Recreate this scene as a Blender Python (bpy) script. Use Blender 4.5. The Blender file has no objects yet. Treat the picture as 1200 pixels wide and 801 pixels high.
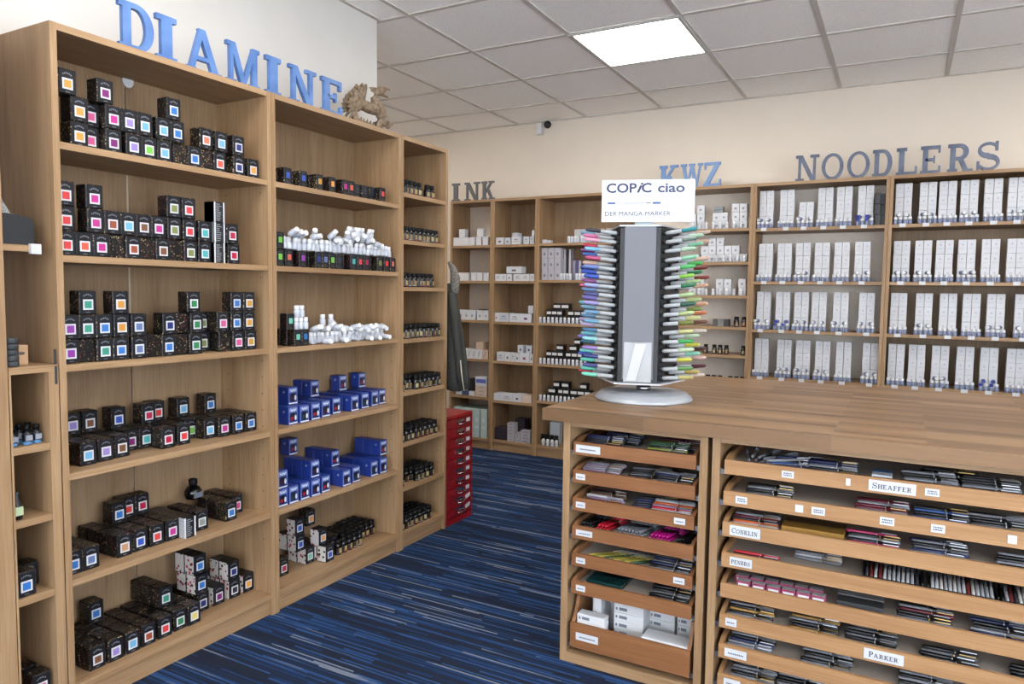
import bpy, bmesh, math, random
from mathutils import Vector, Matrix
R_ = random.Random(7)
scene = bpy.context.scene
COL = scene.collection

# ------------------------------------------------------------------ camera
CAM = (2.1258, -1.1775, 1.2784); YAW, PITCH, ROLL, FPX = -.4989, .0686, -.0131, 838.85
def _basis():
    cy, sy, cp, sp = math.cos(YAW), math.sin(YAW), math.cos(PITCH), math.sin(PITCH)
    f = Vector((sy*cp, cy*cp, -sp)); r = Vector((cy, -sy, 0)); d = f.cross(r)
    c, s = math.cos(ROLL), math.sin(ROLL)
    return c*r + s*d, -s*r + c*d, f
RT, DN, FW = _basis()
CP = Vector(CAM)
cd = bpy.data.cameras.new('camera'); cam = bpy.data.objects.new('camera', cd); COL.objects.link(cam)
cd.sensor_width = 36; cd.lens = FPX*36/1200; cd.clip_start = .02
cam.matrix_world = Matrix((( RT.x, -DN.x, -FW.x, CP.x), (RT.y, -DN.y, -FW.y, CP.y), (RT.z, -DN.z, -FW.z, CP.z), (0, 0, 0, 1)))
scene.camera = cam
def at(px, py, ax, v):
    d = RT*((px-600)/FPX) + DN*((py-400.5)/FPX) + FW
    return CP + d*((v-CP[ax])/d[ax])
def pj(p):
    q = Vector(p)-CP; z = q.dot(FW)
    return 600+FPX*q.dot(RT)/z, 400.5+FPX*q.dot(DN)/z

# ------------------------------------------------------------------ world, exposure
w = bpy.data.worlds.new('overcast_sky'); scene.world = w; w.use_nodes = True
bg = w.node_tree.nodes['Background']; bg.inputs[0].default_value = (.86, .93, 1, 1); bg.inputs[1].default_value = 7.6
LAMP = 17.0
vs = scene.view_settings; vs.view_transform = 'Standard'; vs.look = 'None'; vs.gamma = 1; vs.use_curve_mapping = False
vs.exposure = 0.34
scene.cycles.use_denoising = True
scene.cycles.max_bounces = 8; scene.cycles.diffuse_bounces = 5; scene.cycles.glossy_bounces = 3
scene.cycles.transparent_max_bounces = 10; scene.cycles.sample_clamp_indirect = 6
scene.cycles.caustics_reflective = False; scene.cycles.caustics_refractive = False

# ------------------------------------------------------------------ materials
ALB = .74   # scales most colours down; ceiling tiles stay pale in place of more light overhead
def lin(c, k=None):
    return tuple((ALB if k is None else k)*((v/255)/12.92 if v/255 <= .04045 else ((v/255+.055)/1.055)**2.4) for v in c) + (1,)
MATS = {}
def newmat(name):
    m = bpy.data.materials.new(name); m.use_nodes = True
    return m, m.node_tree, m.node_tree.nodes['Principled BSDF']
def mat(rgb, rough=.5, metal=0, name=None, spec=.5, alpha=1):
    k = (tuple(rgb), rough, metal, spec, alpha)
    if k not in MATS:
        m, nt, b = newmat(name or 'paint_%d_%d_%d' % tuple(rgb))
        b.inputs['Base Color'].default_value = lin(rgb); b.inputs['Roughness'].default_value = rough
        b.inputs['Metallic'].default_value = metal; b.inputs['Specular IOR Level'].default_value = spec
        if alpha < 1:
            b.inputs['Alpha'].default_value = alpha
        MATS[k] = m
    return MATS[k]
def N(nt, t, **kw):
    n = nt.nodes.new(t)
    for k, v in kw.items():
        setattr(n, k, v)
    return n
def ramp(nt, stops, interp='LINEAR', k=None):
    n = nt.nodes.new('ShaderNodeValToRGB'); e = n.color_ramp.elements; n.color_ramp.interpolation = interp
    while len(e) < len(stops): e.new(.5)
    for i, (p, c) in enumerate(stops):
        e[i].position = p; e[i].color = lin(c, k)
    return n
def wood(name, light, dark, axis, fine=1.0, rough=.45, knots=False, contrast=1.0):
    m, nt, b = newmat(name); L = nt.links.new
    tc = N(nt, 'ShaderNodeTexCoord'); oi = N(nt, 'ShaderNodeObjectInfo')
    mul = N(nt, 'ShaderNodeMath', operation='MULTIPLY'); mul.inputs[1].default_value = 13.0
    L(oi.outputs['Random'], mul.inputs[0])
    add = N(nt, 'ShaderNodeVectorMath', operation='ADD')
    L(tc.outputs['Object'], add.inputs[0]); L(mul.outputs[0], add.inputs[1])
    def noise(along, across, det, dist):
        mp = N(nt, 'ShaderNodeMapping'); s = [across]*3; s[axis] = along
        mp.inputs['Scale'].default_value = s; L(add.outputs[0], mp.inputs[0])
        n = N(nt, 'ShaderNodeTexNoise'); n.inputs['Scale'].default_value = 1
        n.inputs['Detail'].default_value = det; n.inputs['Distortion'].default_value = dist
        L(mp.outputs[0], n.inputs['Vector']); return n
    a = noise(1.3, 16*fine, 3, 1.2); c = noise(7, 260*fine, 2, 0)
    mx = N(nt, 'ShaderNodeMix'); mx.inputs[0].default_value = .42
    L(a.outputs[0], mx.inputs[2]); L(c.outputs[0], mx.inputs[3])
    r = ramp(nt, [(.5-.17/contrast, dark), (.5+.14/contrast, light)]); L(mx.outputs[0], r.inputs[0])
    out = r.outputs[0]
    if knots:
        mp = N(nt, 'ShaderNodeMapping'); s = [5.5]*3; s[axis] = 2.2; mp.inputs['Scale'].default_value = s; L(add.outputs[0], mp.inputs[0])
        v = N(nt, 'ShaderNodeTexVoronoi'); v.inputs['Scale'].default_value = 1; L(mp.outputs[0], v.inputs['Vector'])
        kr = ramp(nt, [(.03, (70, 38, 20)), (.1, (255, 255, 255))], k=1.0); L(v.outputs['Distance'], kr.inputs[0])
        mm = N(nt, 'ShaderNodeMix', data_type='RGBA', blend_type='MULTIPLY'); mm.inputs[0].default_value = .85
        L(out, mm.inputs[6]); L(kr.outputs[0], mm.inputs[7]); out = mm.outputs[2]
    L(out, b.inputs['Base Color']); b.inputs['Roughness'].default_value = rough; b.inputs['Specular IOR Level'].default_value = .3
    bu = N(nt, 'ShaderNodeBump'); bu.inputs['Strength'].default_value = .12; bu.inputs['Distance'].default_value = .002
    L(c.outputs[0], bu.inputs['Height']); L(bu.outputs[0], b.inputs['Normal'])
    return m
OAKL, OAKD = (187, 153, 116), (152, 118, 84)
oak_x = wood('oak_veneer_grain_x', OAKL, OAKD, 0)
oak_z = wood('oak_veneer_grain_z', OAKL, OAKD, 2)
oak_back = wood('oak_back_board', (174, 145, 114), (143, 115, 86), 2, fine=.8)
alder_x = wood('alder_drawer_front', (160, 110, 72), (130, 84, 52), 0, fine=.8, contrast=.9, knots=True)
beech_x = wood('beech_drawer_front', (192, 148, 104), (166, 122, 82), 0, fine=1.2)
beech_y = wood('beech_drawer_side', (190, 146, 102), (164, 120, 80), 1, fine=1.2)
alder_y = wood('alder_drawer_side', (166, 118, 80), (134, 90, 58), 1)
def worktop_mat():
    m, nt, b = newmat('oak_stave_worktop'); L = nt.links.new
    g = N(nt, 'ShaderNodeNewGeometry')
    br = N(nt, 'ShaderNodeTexBrick'); br.offset = .43; br.squash = 1
    br.inputs['Scale'].default_value = 1; br.inputs['Brick Width'].default_value = .55; br.inputs['Row Height'].default_value = .042
    br.inputs['Mortar Size'].default_value = .0004; br.inputs['Bias'].default_value = 0
    br.inputs['Color1'].default_value = (0, 0, 0, 1); br.inputs['Color2'].default_value = (1, 1, 1, 1); br.inputs['Mortar'].default_value = (.3, .3, .3, 1)
    L(g.outputs['Position'], br.inputs['Vector'])
    mp = N(nt, 'ShaderNodeMapping'); mp.inputs['Scale'].default_value = (5, 110, 110); L(g.outputs['Position'], mp.inputs[0])
    n = N(nt, 'ShaderNodeTexNoise'); n.inputs['Scale'].default_value = 1; n.inputs['Detail'].default_value = 4; n.inputs['Distortion'].default_value = .6
    L(mp.outputs[0], n.inputs['Vector'])
    mx = N(nt, 'ShaderNodeMix'); mx.inputs[0].default_value = .3; L(br.outputs['Color'], mx.inputs[2]); L(n.outputs[0], mx.inputs[3])
    r = ramp(nt, [(.05, (106, 77, 49)), (.5, (144, 108, 72)), (.95, (178, 141, 99))]); L(mx.outputs[0], r.inputs[0])
    L(r.outputs[0], b.inputs['Base Color']); b.inputs['Roughness'].default_value = .38
    return m
worktop_m = worktop_mat()
def carpet_mat():
    m, nt, b = newmat('blue_streaked_carpet'); L = nt.links.new
    g = N(nt, 'ShaderNodeNewGeometry'); sp = N(nt, 'ShaderNodeSeparateXYZ'); L(g.outputs['Position'], sp.inputs[0])
    def M(op, a, bb=None):
        n = N(nt, 'ShaderNodeMath', operation=op)
        for i, v in enumerate((a, bb)):
            if v is None: continue
            if isinstance(v, (int, float)): n.inputs[i].default_value = v
            else: L(v, n.inputs[i])
        return n.outputs[0]
    row = M('FLOOR', M('MULTIPLY', sp.outputs[1], 135))
    wn = N(nt, 'ShaderNodeTexWhiteNoise', noise_dimensions='1D'); L(row, wn.inputs['W'])
    seg = M('FLOOR', M('ADD', M('MULTIPLY', sp.outputs[0], 2.6), M('MULTIPLY', wn.outputs['Value'], 31)))
    cv = N(nt, 'ShaderNodeCombineXYZ'); L(seg, cv.inputs[0]); L(row, cv.inputs[1])
    w2 = N(nt, 'ShaderNodeTexWhiteNoise', noise_dimensions='2D'); L(cv.outputs[0], w2.inputs['Vector'])
    mp = N(nt, 'ShaderNodeMapping'); mp.inputs['Scale'].default_value = (1.1, 13, 1); L(g.outputs['Position'], mp.inputs[0])
    zn = N(nt, 'ShaderNodeTexNoise'); zn.inputs['Scale'].default_value = 1; zn.inputs['Detail'].default_value = 2; L(mp.outputs[0], zn.inputs['Vector'])
    zone = M('MULTIPLY', M('SUBTRACT', zn.outputs[0], .5), 1.3)
    val = M('ADD', w2.outputs['Value'], zone)
    r = ramp(nt, [(0, (46, 53, 72)), (.36, (42, 59, 92)), (.58, (45, 74, 120)), (.78, (60, 97, 153)), (.93, (106, 124, 157)), (.985, (146, 157, 178))], 'CONSTANT')
    L(val, r.inputs[0])
    fz = N(nt, 'ShaderNodeTexNoise'); fz.inputs['Scale'].default_value = 420; fz.inputs['Detail'].default_value = 2; L(g.outputs['Position'], fz.inputs['Vector'])
    fr = ramp(nt, [(.3, (140, 140, 140)), (.7, (255, 255, 255))], k=1.0); L(fz.outputs[0], fr.inputs[0])
    mm = N(nt, 'ShaderNodeMix', data_type='RGBA', blend_type='MULTIPLY'); mm.inputs[0].default_value = .7
    L(r.outputs[0], mm.inputs[6]); L(fr.outputs[0], mm.inputs[7]); L(mm.outputs[2], b.inputs['Base Color'])
    b.inputs['Roughness'].default_value = .95; b.inputs['Specular IOR Level'].default_value = .1
    bu = N(nt, 'ShaderNodeBump'); bu.inputs['Strength'].default_value = .5; bu.inputs['Distance'].default_value = .003
    L(fz.outputs[0], bu.inputs['Height']); L(bu.outputs[0], b.inputs['Normal'])
    return m
def speckle(name, base, spot, scale, lo, hi, rough=.9, bump=0, k=None):
    m, nt, b = newmat(name); L = nt.links.new
    g = N(nt, 'ShaderNodeNewGeometry'); n = N(nt, 'ShaderNodeTexNoise'); n.inputs['Scale'].default_value = scale; n.inputs['Detail'].default_value = 3
    L(g.outputs['Position'], n.inputs['Vector']); r = ramp(nt, [(lo, spot), (hi, base)], k=k); L(n.outputs[0], r.inputs[0])
    L(r.outputs[0], b.inputs['Base Color']); b.inputs['Roughness'].default_value = rough; b.inputs['Specular IOR Level'].default_value = .2
    if bump:
        bu = N(nt, 'ShaderNodeBump'); bu.inputs['Strength'].default_value = bump; bu.inputs['Distance'].default_value = .002
        L(n.outputs[0], bu.inputs['Height']); L(bu.outputs[0], b.inputs['Normal'])
    return m
def dots(name, base, spots, scale, size, rough=.45):
    """scattered printed motifs on card: voronoi cells, each its own colour"""
    m, nt, b = newmat(name); L = nt.links.new
    tc = N(nt, 'ShaderNodeTexCoord'); oi = N(nt, 'ShaderNodeObjectInfo')
    add = N(nt, 'ShaderNodeVectorMath', operation='ADD'); L(tc.outputs['Object'], add.inputs[0]); L(oi.outputs['Random'], add.inputs[1])
    v = N(nt, 'ShaderNodeTexVoronoi'); v.inputs['Scale'].default_value = scale; L(add.outputs[0], v.inputs['Vector'])
    lt = N(nt, 'ShaderNodeMath', operation='LESS_THAN'); L(v.outputs['Distance'], lt.inputs[0]); lt.inputs[1].default_value = size
    sep = N(nt, 'ShaderNodeSeparateColor'); L(v.outputs['Color'], sep.inputs[0])
    r = ramp(nt, [(i/len(spots), c) for i, c in enumerate(spots)], 'CONSTANT'); L(sep.outputs[0], r.inputs[0])
    mm = N(nt, 'ShaderNodeMix', data_type='RGBA'); L(lt.outputs[0], mm.inputs[0]); mm.inputs[6].default_value = lin(base); L(r.outputs[0], mm.inputs[7])
    L(mm.outputs[2], b.inputs['Base Color']); b.inputs['Roughness'].default_value = rough; b.inputs['Specular IOR Level'].default_value = .3
    return m
wall_m = speckle('cream_wall_paint', (235, 223, 208), (233, 221, 206), 6, .35, .65, .85, 0, .86)
wall_left_m = speckle('white_wall_paint', (232, 228, 223), (229, 225, 219), 6, .35, .65, .85)
tile_m = speckle('mineral_ceiling_tile', (253, 251, 249), (234, 230, 227), 190, .34, .46, .95, .1, 1.0)
white_wall = speckle('white_emulsion', (246, 244, 241), (240, 238, 234), 6, .35, .65, .85, 0, 1.0)
carpet_m = carpet_mat()
floral_m = dots('black_floral_card', (17, 17, 20), [(17, 17, 20), (128, 108, 72), (70, 60, 46), (170, 150, 112), (40, 30, 36), (110, 62, 62)], 150, .38, .4)
cherry_m = dots('white_cherry_card', (232, 226, 222), [(176, 30, 56), (232, 226, 222), (140, 24, 48), (52, 48, 44), (200, 60, 84)], 62, .36, .5)
slate_card = mat((23, 24, 31), .5, name='slate_card', spec=.3)
black_card = mat((18, 19, 24), .38, name='black_card')
white_m = mat((222, 223, 228), .5, name='white_card')
whitep = mat((240, 241, 244), .35, name='white_plastic')
glassy = mat((196, 204, 218), .15, name='clear_vial', alpha=.75)
chrome = mat((205, 208, 214), .2, 1, name='chrome')
steel = mat((150, 153, 160), .35, .9, name='steel')
darkm = mat((20, 20, 23), .45, name='black_plastic')
gold_label = mat((190, 158, 92), .4, name='gold_label')
cap_black = mat((11, 11, 13), .5, name='black_cap', spec=.2)

# ------------------------------------------------------------------ mesh helpers
class MB:
    def __init__(s): s.v, s.f, s.mi, s.sm = [], [], [], []
    def face(s, idx, mi=0, sm=False): s.f.append(idx); s.mi.append(mi); s.sm.append(sm)
    def box(s, x0, x1, y0, y1, z0, z1, mi=0, front=None):
        n = len(s.v); s.v += [(x, y, z) for z in (z0, z1) for y in (y0, y1) for x in (x0, x1)]
        for k, q in enumerate(((0, 2, 3, 1), (4, 5, 7, 6), (0, 1, 5, 4), (2, 6, 7, 3), (0, 4, 6, 2), (1, 3, 7, 5))):
            s.face([n+i for i in q], mi if not (front is not None and k == 2) else front)
        return s
    def prism(s, poly, fn, d0, d1, mi=0):
        """poly in 2-D swept between depths d0 and d1; fn(a, b, d) gives the point"""
        n = len(s.v); k = len(poly)
        s.v += [fn(a, b, d0) for a, b in poly] + [fn(a, b, d1) for a, b in poly]
        s.face([n+i for i in range(k)], mi); s.face([n+k+i for i in reversed(range(k))], mi)
        for i in range(k):
            j = (i+1) % k; s.face([n+j, n+i, n+k+i, n+k+j], mi)
        return s
    def lathe(s, prof, n=14, mi=0, c=(0, 0, 0), axis=None):
        b = len(s.v); c = Vector(c); z = Vector(axis or (0, 0, 1)).normalized()
        x = z.orthogonal().normalized(); y = z.cross(x)
        for r, h in prof:
            for i in range(n):
                t = 2*math.pi*i/n; s.v.append(tuple(c + x*(r*math.cos(t)) + y*(r*math.sin(t)) + z*h))
        mis = mi if isinstance(mi, (list, tuple)) else [mi]*(len(prof)-1)
        for k in range(len(prof)-1):
            for i in range(n):
                j = (i+1) % n; s.face([b+k*n+i, b+k*n+j, b+(k+1)*n+j, b+(k+1)*n+i], mis[k], True)
        s.face([b+i for i in reversed(range(n))], mis[0]); s.face([b+(len(prof)-1)*n+i for i in range(n)], mis[-1])
        return s
    def cyl(s, p0, p1, r0, r1=None, n=10, mi=0):
        p0, p1 = Vector(p0), Vector(p1); h = (p1-p0).length
        return s.lathe([(r0, 0), (r0 if r1 is None else r1, h)], n, mi, p0, p1-p0)
    def tube(s, pts, rad, n=8, mi=0):
        pts = [Vector(p) for p in pts]; b = len(s.v); k = len(pts)
        up = Vector((.13, .2, 1))
        for i, p in enumerate(pts):
            t = (pts[min(i+1, k-1)]-pts[max(i-1, 0)]).normalized()
            x = up.cross(t).normalized() if up.cross(t).length > 1e-4 else t.orthogonal().normalized(); y = t.cross(x)
            r = rad[i] if isinstance(rad, (list, tuple)) else rad
            s.v += [tuple(p + x*(r*math.cos(2*math.pi*j/n)) + y*(r*math.sin(2*math.pi*j/n))) for j in range(n)]
        for i in range(k-1):
            for j in range(n):
                q = (j+1) % n; s.face([b+i*n+j, b+i*n+q, b+(i+1)*n+q, b+(i+1)*n+j], mi, True)
        s.face([b+j for j in reversed(range(n))], mi); s.face([b+(k-1)*n+j for j in range(n)], mi)
        return s
    def add(s, o, mi=0, off=(0, 0, 0)):
        n = len(s.v); s.v += [(a+off[0], b+off[1], c+off[2]) for a, b, c in o.v]
        for f, m_, sm in zip(o.f, o.mi, o.sm): s.face([n+i for i in f], m_+mi, sm)
        return s
    def mesh(s, name, mats):
        me = bpy.data.meshes.new(name); me.from_pydata([tuple(p) for p in s.v], [], s.f)
        mats = mats if isinstance(mats, (list, tuple)) else [mats]
        for m_ in mats: me.materials.append(m_)
        me.polygons.foreach_set('material_index', s.mi); me.polygons.foreach_set('use_smooth', s.sm)
        me.update(); return me
def bevbox(w, d, h, b, mats, seg=1, name='box', sidemat=None, frontmat=None):
    """box with its front bottom edge centred on the origin, depth along +y, edges rounded"""
    bm = bmesh.new(); bmesh.ops.create_cube(bm, size=1)
    for v in bm.verts: v.co = ((v.co.x)*w, (v.co.y+.5)*d, (v.co.z+.5)*h)
    bmesh.ops.bevel(bm, geom=list(bm.edges), offset=b, segments=seg, affect='EDGES', profile=.5)
    me = bpy.data.meshes.new(name)
    bm.normal_update()
    for f in bm.faces:
        n = f.normal
        if sidemat is not None and abs(n.x) > .9: f.material_index = sidemat
        if frontmat is not None and n.y < -.9: f.material_index = frontmat
    bm.to_mesh(me); bm.free()
    for m_ in (mats if isinstance(mats, (list, tuple)) else [mats]): me.materials.append(m_)
    return me
def obj(name, me, parent=None, loc=(0, 0, 0), rz=0, label=None, cat=None, group=None, kind=None, rot=None):
    o = bpy.data.objects.new(name, me); COL.objects.link(o)
    o.location = loc; o.rotation_euler = rot if rot is not None else (0, 0, rz)
    if parent is not None: o.parent = parent
    if label: o['label'] = label
    if cat: o['category'] = cat
    if group: o['group'] = group
    if kind: o['kind'] = kind
    return o
def thing(name, label, cat, loc=(0, 0, 0), rz=0, group=None):
    return obj(name, None, None, loc, rz, label, cat, group)
MESH = {}
def cached(key, fn):
    if key not in MESH: MESH[key] = fn()
    return MESH[key]
def text_mesh(body, size, m_, extrude=.0004, sx=1, shear=0, bold=0):
    c = bpy.data.curves.new('lettering', 'FONT'); c.body = body; c.size = size; c.extrude = extrude; c.shear = shear; c.resolution_u = 3; c.offset = size*bold
    o = bpy.data.objects.new('lettering', c); COL.objects.link(o)
    dg = bpy.context.evaluated_depsgraph_get(); me = bpy.data.meshes.new_from_object(o.evaluated_get(dg))
    bpy.data.objects.remove(o); bpy.data.curves.remove(c)
    me.materials.clear(); me.materials.append(m_)
    for v in me.vertices: v.co.x *= sx
    return me
ORD = ['first', 'second', 'third', 'fourth', 'fifth', 'sixth', 'seventh', 'eighth', 'ninth', 'tenth', 'eleventh', 'twelfth', 'thirteenth',
       'fourteenth', 'fifteenth', 'sixteenth', 'seventeenth', 'eighteenth', 'nineteenth', 'twentieth'] + ['%dth' % i for i in range(21, 90)]

# ------------------------------------------------------------------ slab-serif alphabet (unit height)
def arc(cx, cy, rx, ry, a0, a1, n=14):
    return [(cx+rx*math.cos(math.radians(a0+(a1-a0)*i/n)), cy+ry*math.sin(math.radians(a0+(a1-a0)*i/n))) for i in range(n+1)]
def rc(x0, x1, y0, y1): return [(x0, y0), (x1, y0), (x1, y1), (x0, y1)]
def sl(x0, y0, x1, y1, w_): return [(x0, y0), (x0+w_, y0), (x1+w_, y1), (x1, y1)]
def band(cx, cy, rx, ry, tx, ty, a0, a1): return arc(cx, cy, rx, ry, a0, a1) + list(reversed(arc(cx, cy, rx-tx, ry-ty, a0, a1)))
def path(pts, w_):
    lft, rgt = [], []
    for i, (x, y) in enumerate(pts):
        x0, y0 = pts[max(i-1, 0)]; x1, y1 = pts[min(i+1, len(pts)-1)]; l = math.hypot(x1-x0, y1-y0)
        nx, ny = -(y1-y0)/l, (x1-x0)/l; ww = w_[i] if isinstance(w_, list) else w_
        lft.append((x+nx*ww/2, y+ny*ww/2)); rgt.append((x-nx*ww/2, y-ny*ww/2))
    return lft + rgt[::-1]
T, H_, S_ = .19, .12, .08
def stem(x, t=T): return [rc(x, x+t, 0, 1), rc(x-S_, x+t+S_, 0, H_), rc(x-S_, x+t+S_, 1-H_, 1)]
def glyph(ch):
    if ch == 'I': return stem(.1), .42
    if ch == 'D': return stem(.1) + [rc(.2, .42, 0, H_), rc(.2, .42, 1-H_, 1), band(.42, .5, .4, .5, T, H_, -90, 90)], .86
    if ch == 'A': return [sl(.06, 0, .36, 1, .13), sl(.71, 0, .33, 1, .18), rc(.2, .7, .27, .37), rc(0, .26, 0, .09), rc(.6, .96, 0, .09)], .98
    if ch == 'M': return [rc(.12, .22, 0, 1), rc(.86, 1.02, 0, 1), sl(.49, 0, .12, 1, .17), sl(.5, 0, .88, 1, .12), rc(.02, .32, 0, .1), rc(.76, 1.1, 0, .1), rc(.02, .26, .9, 1), rc(.9, 1.1, .9, 1)], 1.12
    if ch == 'N': return [rc(.12, .22, 0, 1), rc(.68, .78, 0, 1), sl(.6, 0, .1, 1, .18), rc(.02, .34, 0, .1), rc(.02, .26, .9, 1), rc(.56, .9, .9, 1)], .9
    if ch == 'E': return stem(.1) + [rc(.2, .74, 0, H_), rc(.2, .72, 1-H_, 1), rc(.2, .54, .46, .56), rc(.66, .74, 0, .28), rc(.64, .72, .74, 1), rc(.48, .54, .38, .64)], .8
    if ch == 'F': return stem(.1) + [rc(.2, .7, 1-H_, 1), rc(.2, .54, .44, .54), rc(.62, .7, .72, 1), rc(.48, .54, .36, .62)], .74
    if ch == 'H': return stem(.1) + stem(.62) + [rc(.2, .7, .45, .55)], .88
    if ch == 'L': return stem(.1) + [rc(.2, .72, 0, H_), rc(.64, .72, 0, .32)], .76
    if ch == 'K': return stem(.1) + [sl(.24, .4, .6, .95, .13), sl(.64, .02, .36, .55, .18), rc(.5, .86, .9, 1), rc(.52, .92, 0, .1)], .92
    if ch == 'W': return [sl(.28, 0, .06, 1, .17), sl(.3, 0, .54, 1, .11), sl(.76, 0, .5, 1, .17), sl(.8, 0, 1.02, 1, .1), rc(0, .32, .9, 1), rc(.44, .76, .9, 1), rc(.92, 1.2, .9, 1)], 1.2
    if ch == 'Z': return [sl(.04, .05, .5, .95, .2), rc(.04, .74, 0, H_), rc(.06, .72, 1-H_, 1), rc(.66, .74, 0, .3), rc(.06, .14, .72, 1)], .78
    if ch == 'O': return [band(.45, .5, .45, .5, .15, .1, 0, 180), band(.45, .5, .45, .5, .15, .1, 180, 360)], .9
    if ch == 'C': return [band(.46, .5, .46, .5, .16, .1, 48, 312), rc(.68, .78, .66, 1)], .82
    if ch == 'P': return stem(.1) + [rc(.2, .42, 1-H_, 1), rc(.2, .42, .42, .42+H_), band(.42, .71, .32, .29, T, H_, -90, 90)], .78
    if ch == 'R': return stem(.1) + [rc(.2, .42, 1-H_, 1), rc(.2, .42, .42, .42+H_), band(.42, .71, .32, .29, T, H_, -90, 90), sl(.6, 0, .36, .5, .18), rc(.58, .9, 0, .1)], .9
    if ch == 'B': return stem(.1) + [rc(.2, .42, 1-H_, 1), rc(.2, .42, .45, .45+H_), rc(.2, .44, 0, H_), band(.42, .74, .28, .26, T, H_, -90, 90), band(.44, .28, .34, .28, T, H_, -90, 90)], .82
    if ch == 'S':
        p = arc(.4, .73, .29, .21, 20, 270, 12) + arc(.42, .27, .31, .22, 90, -160, 12)
        return [path(p, [.09+.09*math.exp(-((i-12.5)/4.5)**2) for i in range(len(p))]), rc(.62, .72, .68, 1), rc(.04, .13, 0, .34)], .8
    return [], .35
def letter_mb(ch, h, depth, wscale=1.0):
    """upright letter, foot on z=0, face on y=0 looking to -y"""
    polys, wd = glyph(ch); mb = MB()
    for i, p in enumerate(polys):
        e = depth*(1-.004*(i % 5))
        mb.prism([(a*h*wscale, b*h) for a, b in p], lambda a, b, d: (a, d, b), 0 if i % 5 == 0 else depth*.004*(i % 5), e)
    return mb, wd*h*wscale
def word_mb(s, h, depth, gap=.1, small=None):
    mb = MB(); x = 0
    for i, ch in enumerate(s):
        hh = h if (i == 0 or small is None) else h*small
        g, wd = letter_mb(ch, hh, depth); mb.add(g, 0, (x, 0, 0)); x += wd + gap*h
    return mb, x

# ================================================================== the room
YB, CEIL = 4.08, 2.65
X0, X1, Y0 = -2.62, 4.7, -4.21
def struct(name, mb, m_, **k): return obj(name, mb.mesh(name, m_), kind='structure', **k)
struct('floor', MB().box(X0, X1, Y0, YB, -.06, 0), carpet_m)
wb = struct('wall_back', MB().box(X0-.1, X1+.1, YB, YB+.12, 0, CEIL+.2), wall_m)
struct('wall_left', MB().box(-.42, -.285, Y0, 1.768, 0, CEIL+.02), wall_left_m)
struct('wall_alcove', MB().box(X0, -.42, 1.66, 1.768, 0, CEIL+.02), wall_m)
struct('wall_alcove_side', MB().box(X0-.12, X0, 1.66, YB, 0, CEIL+.02), wall_m)
ry0, ry1 = -3.7, .7
wr = MB().box(X1, X1+.2, Y0, ry0, 0, CEIL+.02).box(X1, X1+.2, ry1, YB, 0, CEIL+.02).box(X1, X1+.2, ry0, ry1, 0, .35).box(X1, X1+.2, ry0, ry1, 2.4, CEIL+.02)
struct('wall_right', wr, white_wall)
# shop window in the wall behind the photographer
wf = MB(); wx0, wx1, wz0, wz1 = .3, 4.3, .35, 2.4
wf.box(-.42, wx0, Y0-.2, Y0, 0, CEIL+.02).box(wx1, X1+.1, Y0-.2, Y0, 0, CEIL+.02).box(wx0, wx1, Y0-.2, Y0, 0, wz0).box(wx0, wx1, Y0-.2, Y0, wz1, CEIL+.02)
struct('wall_front', wf, white_wall)
win = obj('window_1', None, loc=(wx0, Y0-.1, wz0), kind='structure')
fr = MB(); W_, Hh = wx1-wx0, wz1-wz0
for a in range(4):
    x = a*(W_-.06)/3; fr.box(x, x+.06, -.03, .03, 0, Hh)
fr.box(0, W_, -.028, .028, 0, .06).box(0, W_, -.028, .028, Hh-.06, Hh)
obj('window_frame', fr.mesh('window_frame', whitep), win)
pm, pnt, pb = newmat('window_glass'); pmx = N(pnt, 'ShaderNodeMixShader'); ptr = N(pnt, 'ShaderNodeBsdfTransparent'); pgl = N(pnt, 'ShaderNodeBsdfGlossy')
pgl.inputs['Roughness'].default_value = .02; pmx.inputs[0].default_value = .06
pnt.links.new(ptr.outputs[0], pmx.inputs[1]); pnt.links.new(pgl.outputs[0], pmx.inputs[2]); pnt.links.new(pmx.outputs[0], pnt.nodes['Material Output'].inputs[0])
for a in range(3):
    x = a*(W_-.06)/3; obj('pane', MB().box(x+.06, x+(W_-.06)/3, -.004, .004, .06, Hh-.06).mesh('pane', pm), win)
added_win = obj('added_window', None, loc=(X1+.1, ry0, wz0), kind='structure'); fr = MB(); W_ = ry1-ry0  # unseen window, added so more daylight reaches the ceiling
for a in range(4):
    y = a*(W_-.06)/3; fr.box(-.03, .03, y, y+.06, 0, Hh)
fr.box(-.028, .028, 0, W_, 0, .06).box(-.028, .028, 0, W_, Hh-.06, Hh)
obj('window_frame', fr.mesh('window_frame', whitep), added_win)
for a in range(3):
    y = a*(W_-.06)/3; obj('pane', MB().box(-.004, .004, y+.06, y+(W_-.06)/3, .06, Hh-.06).mesh('pane', pm), added_win)
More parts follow.
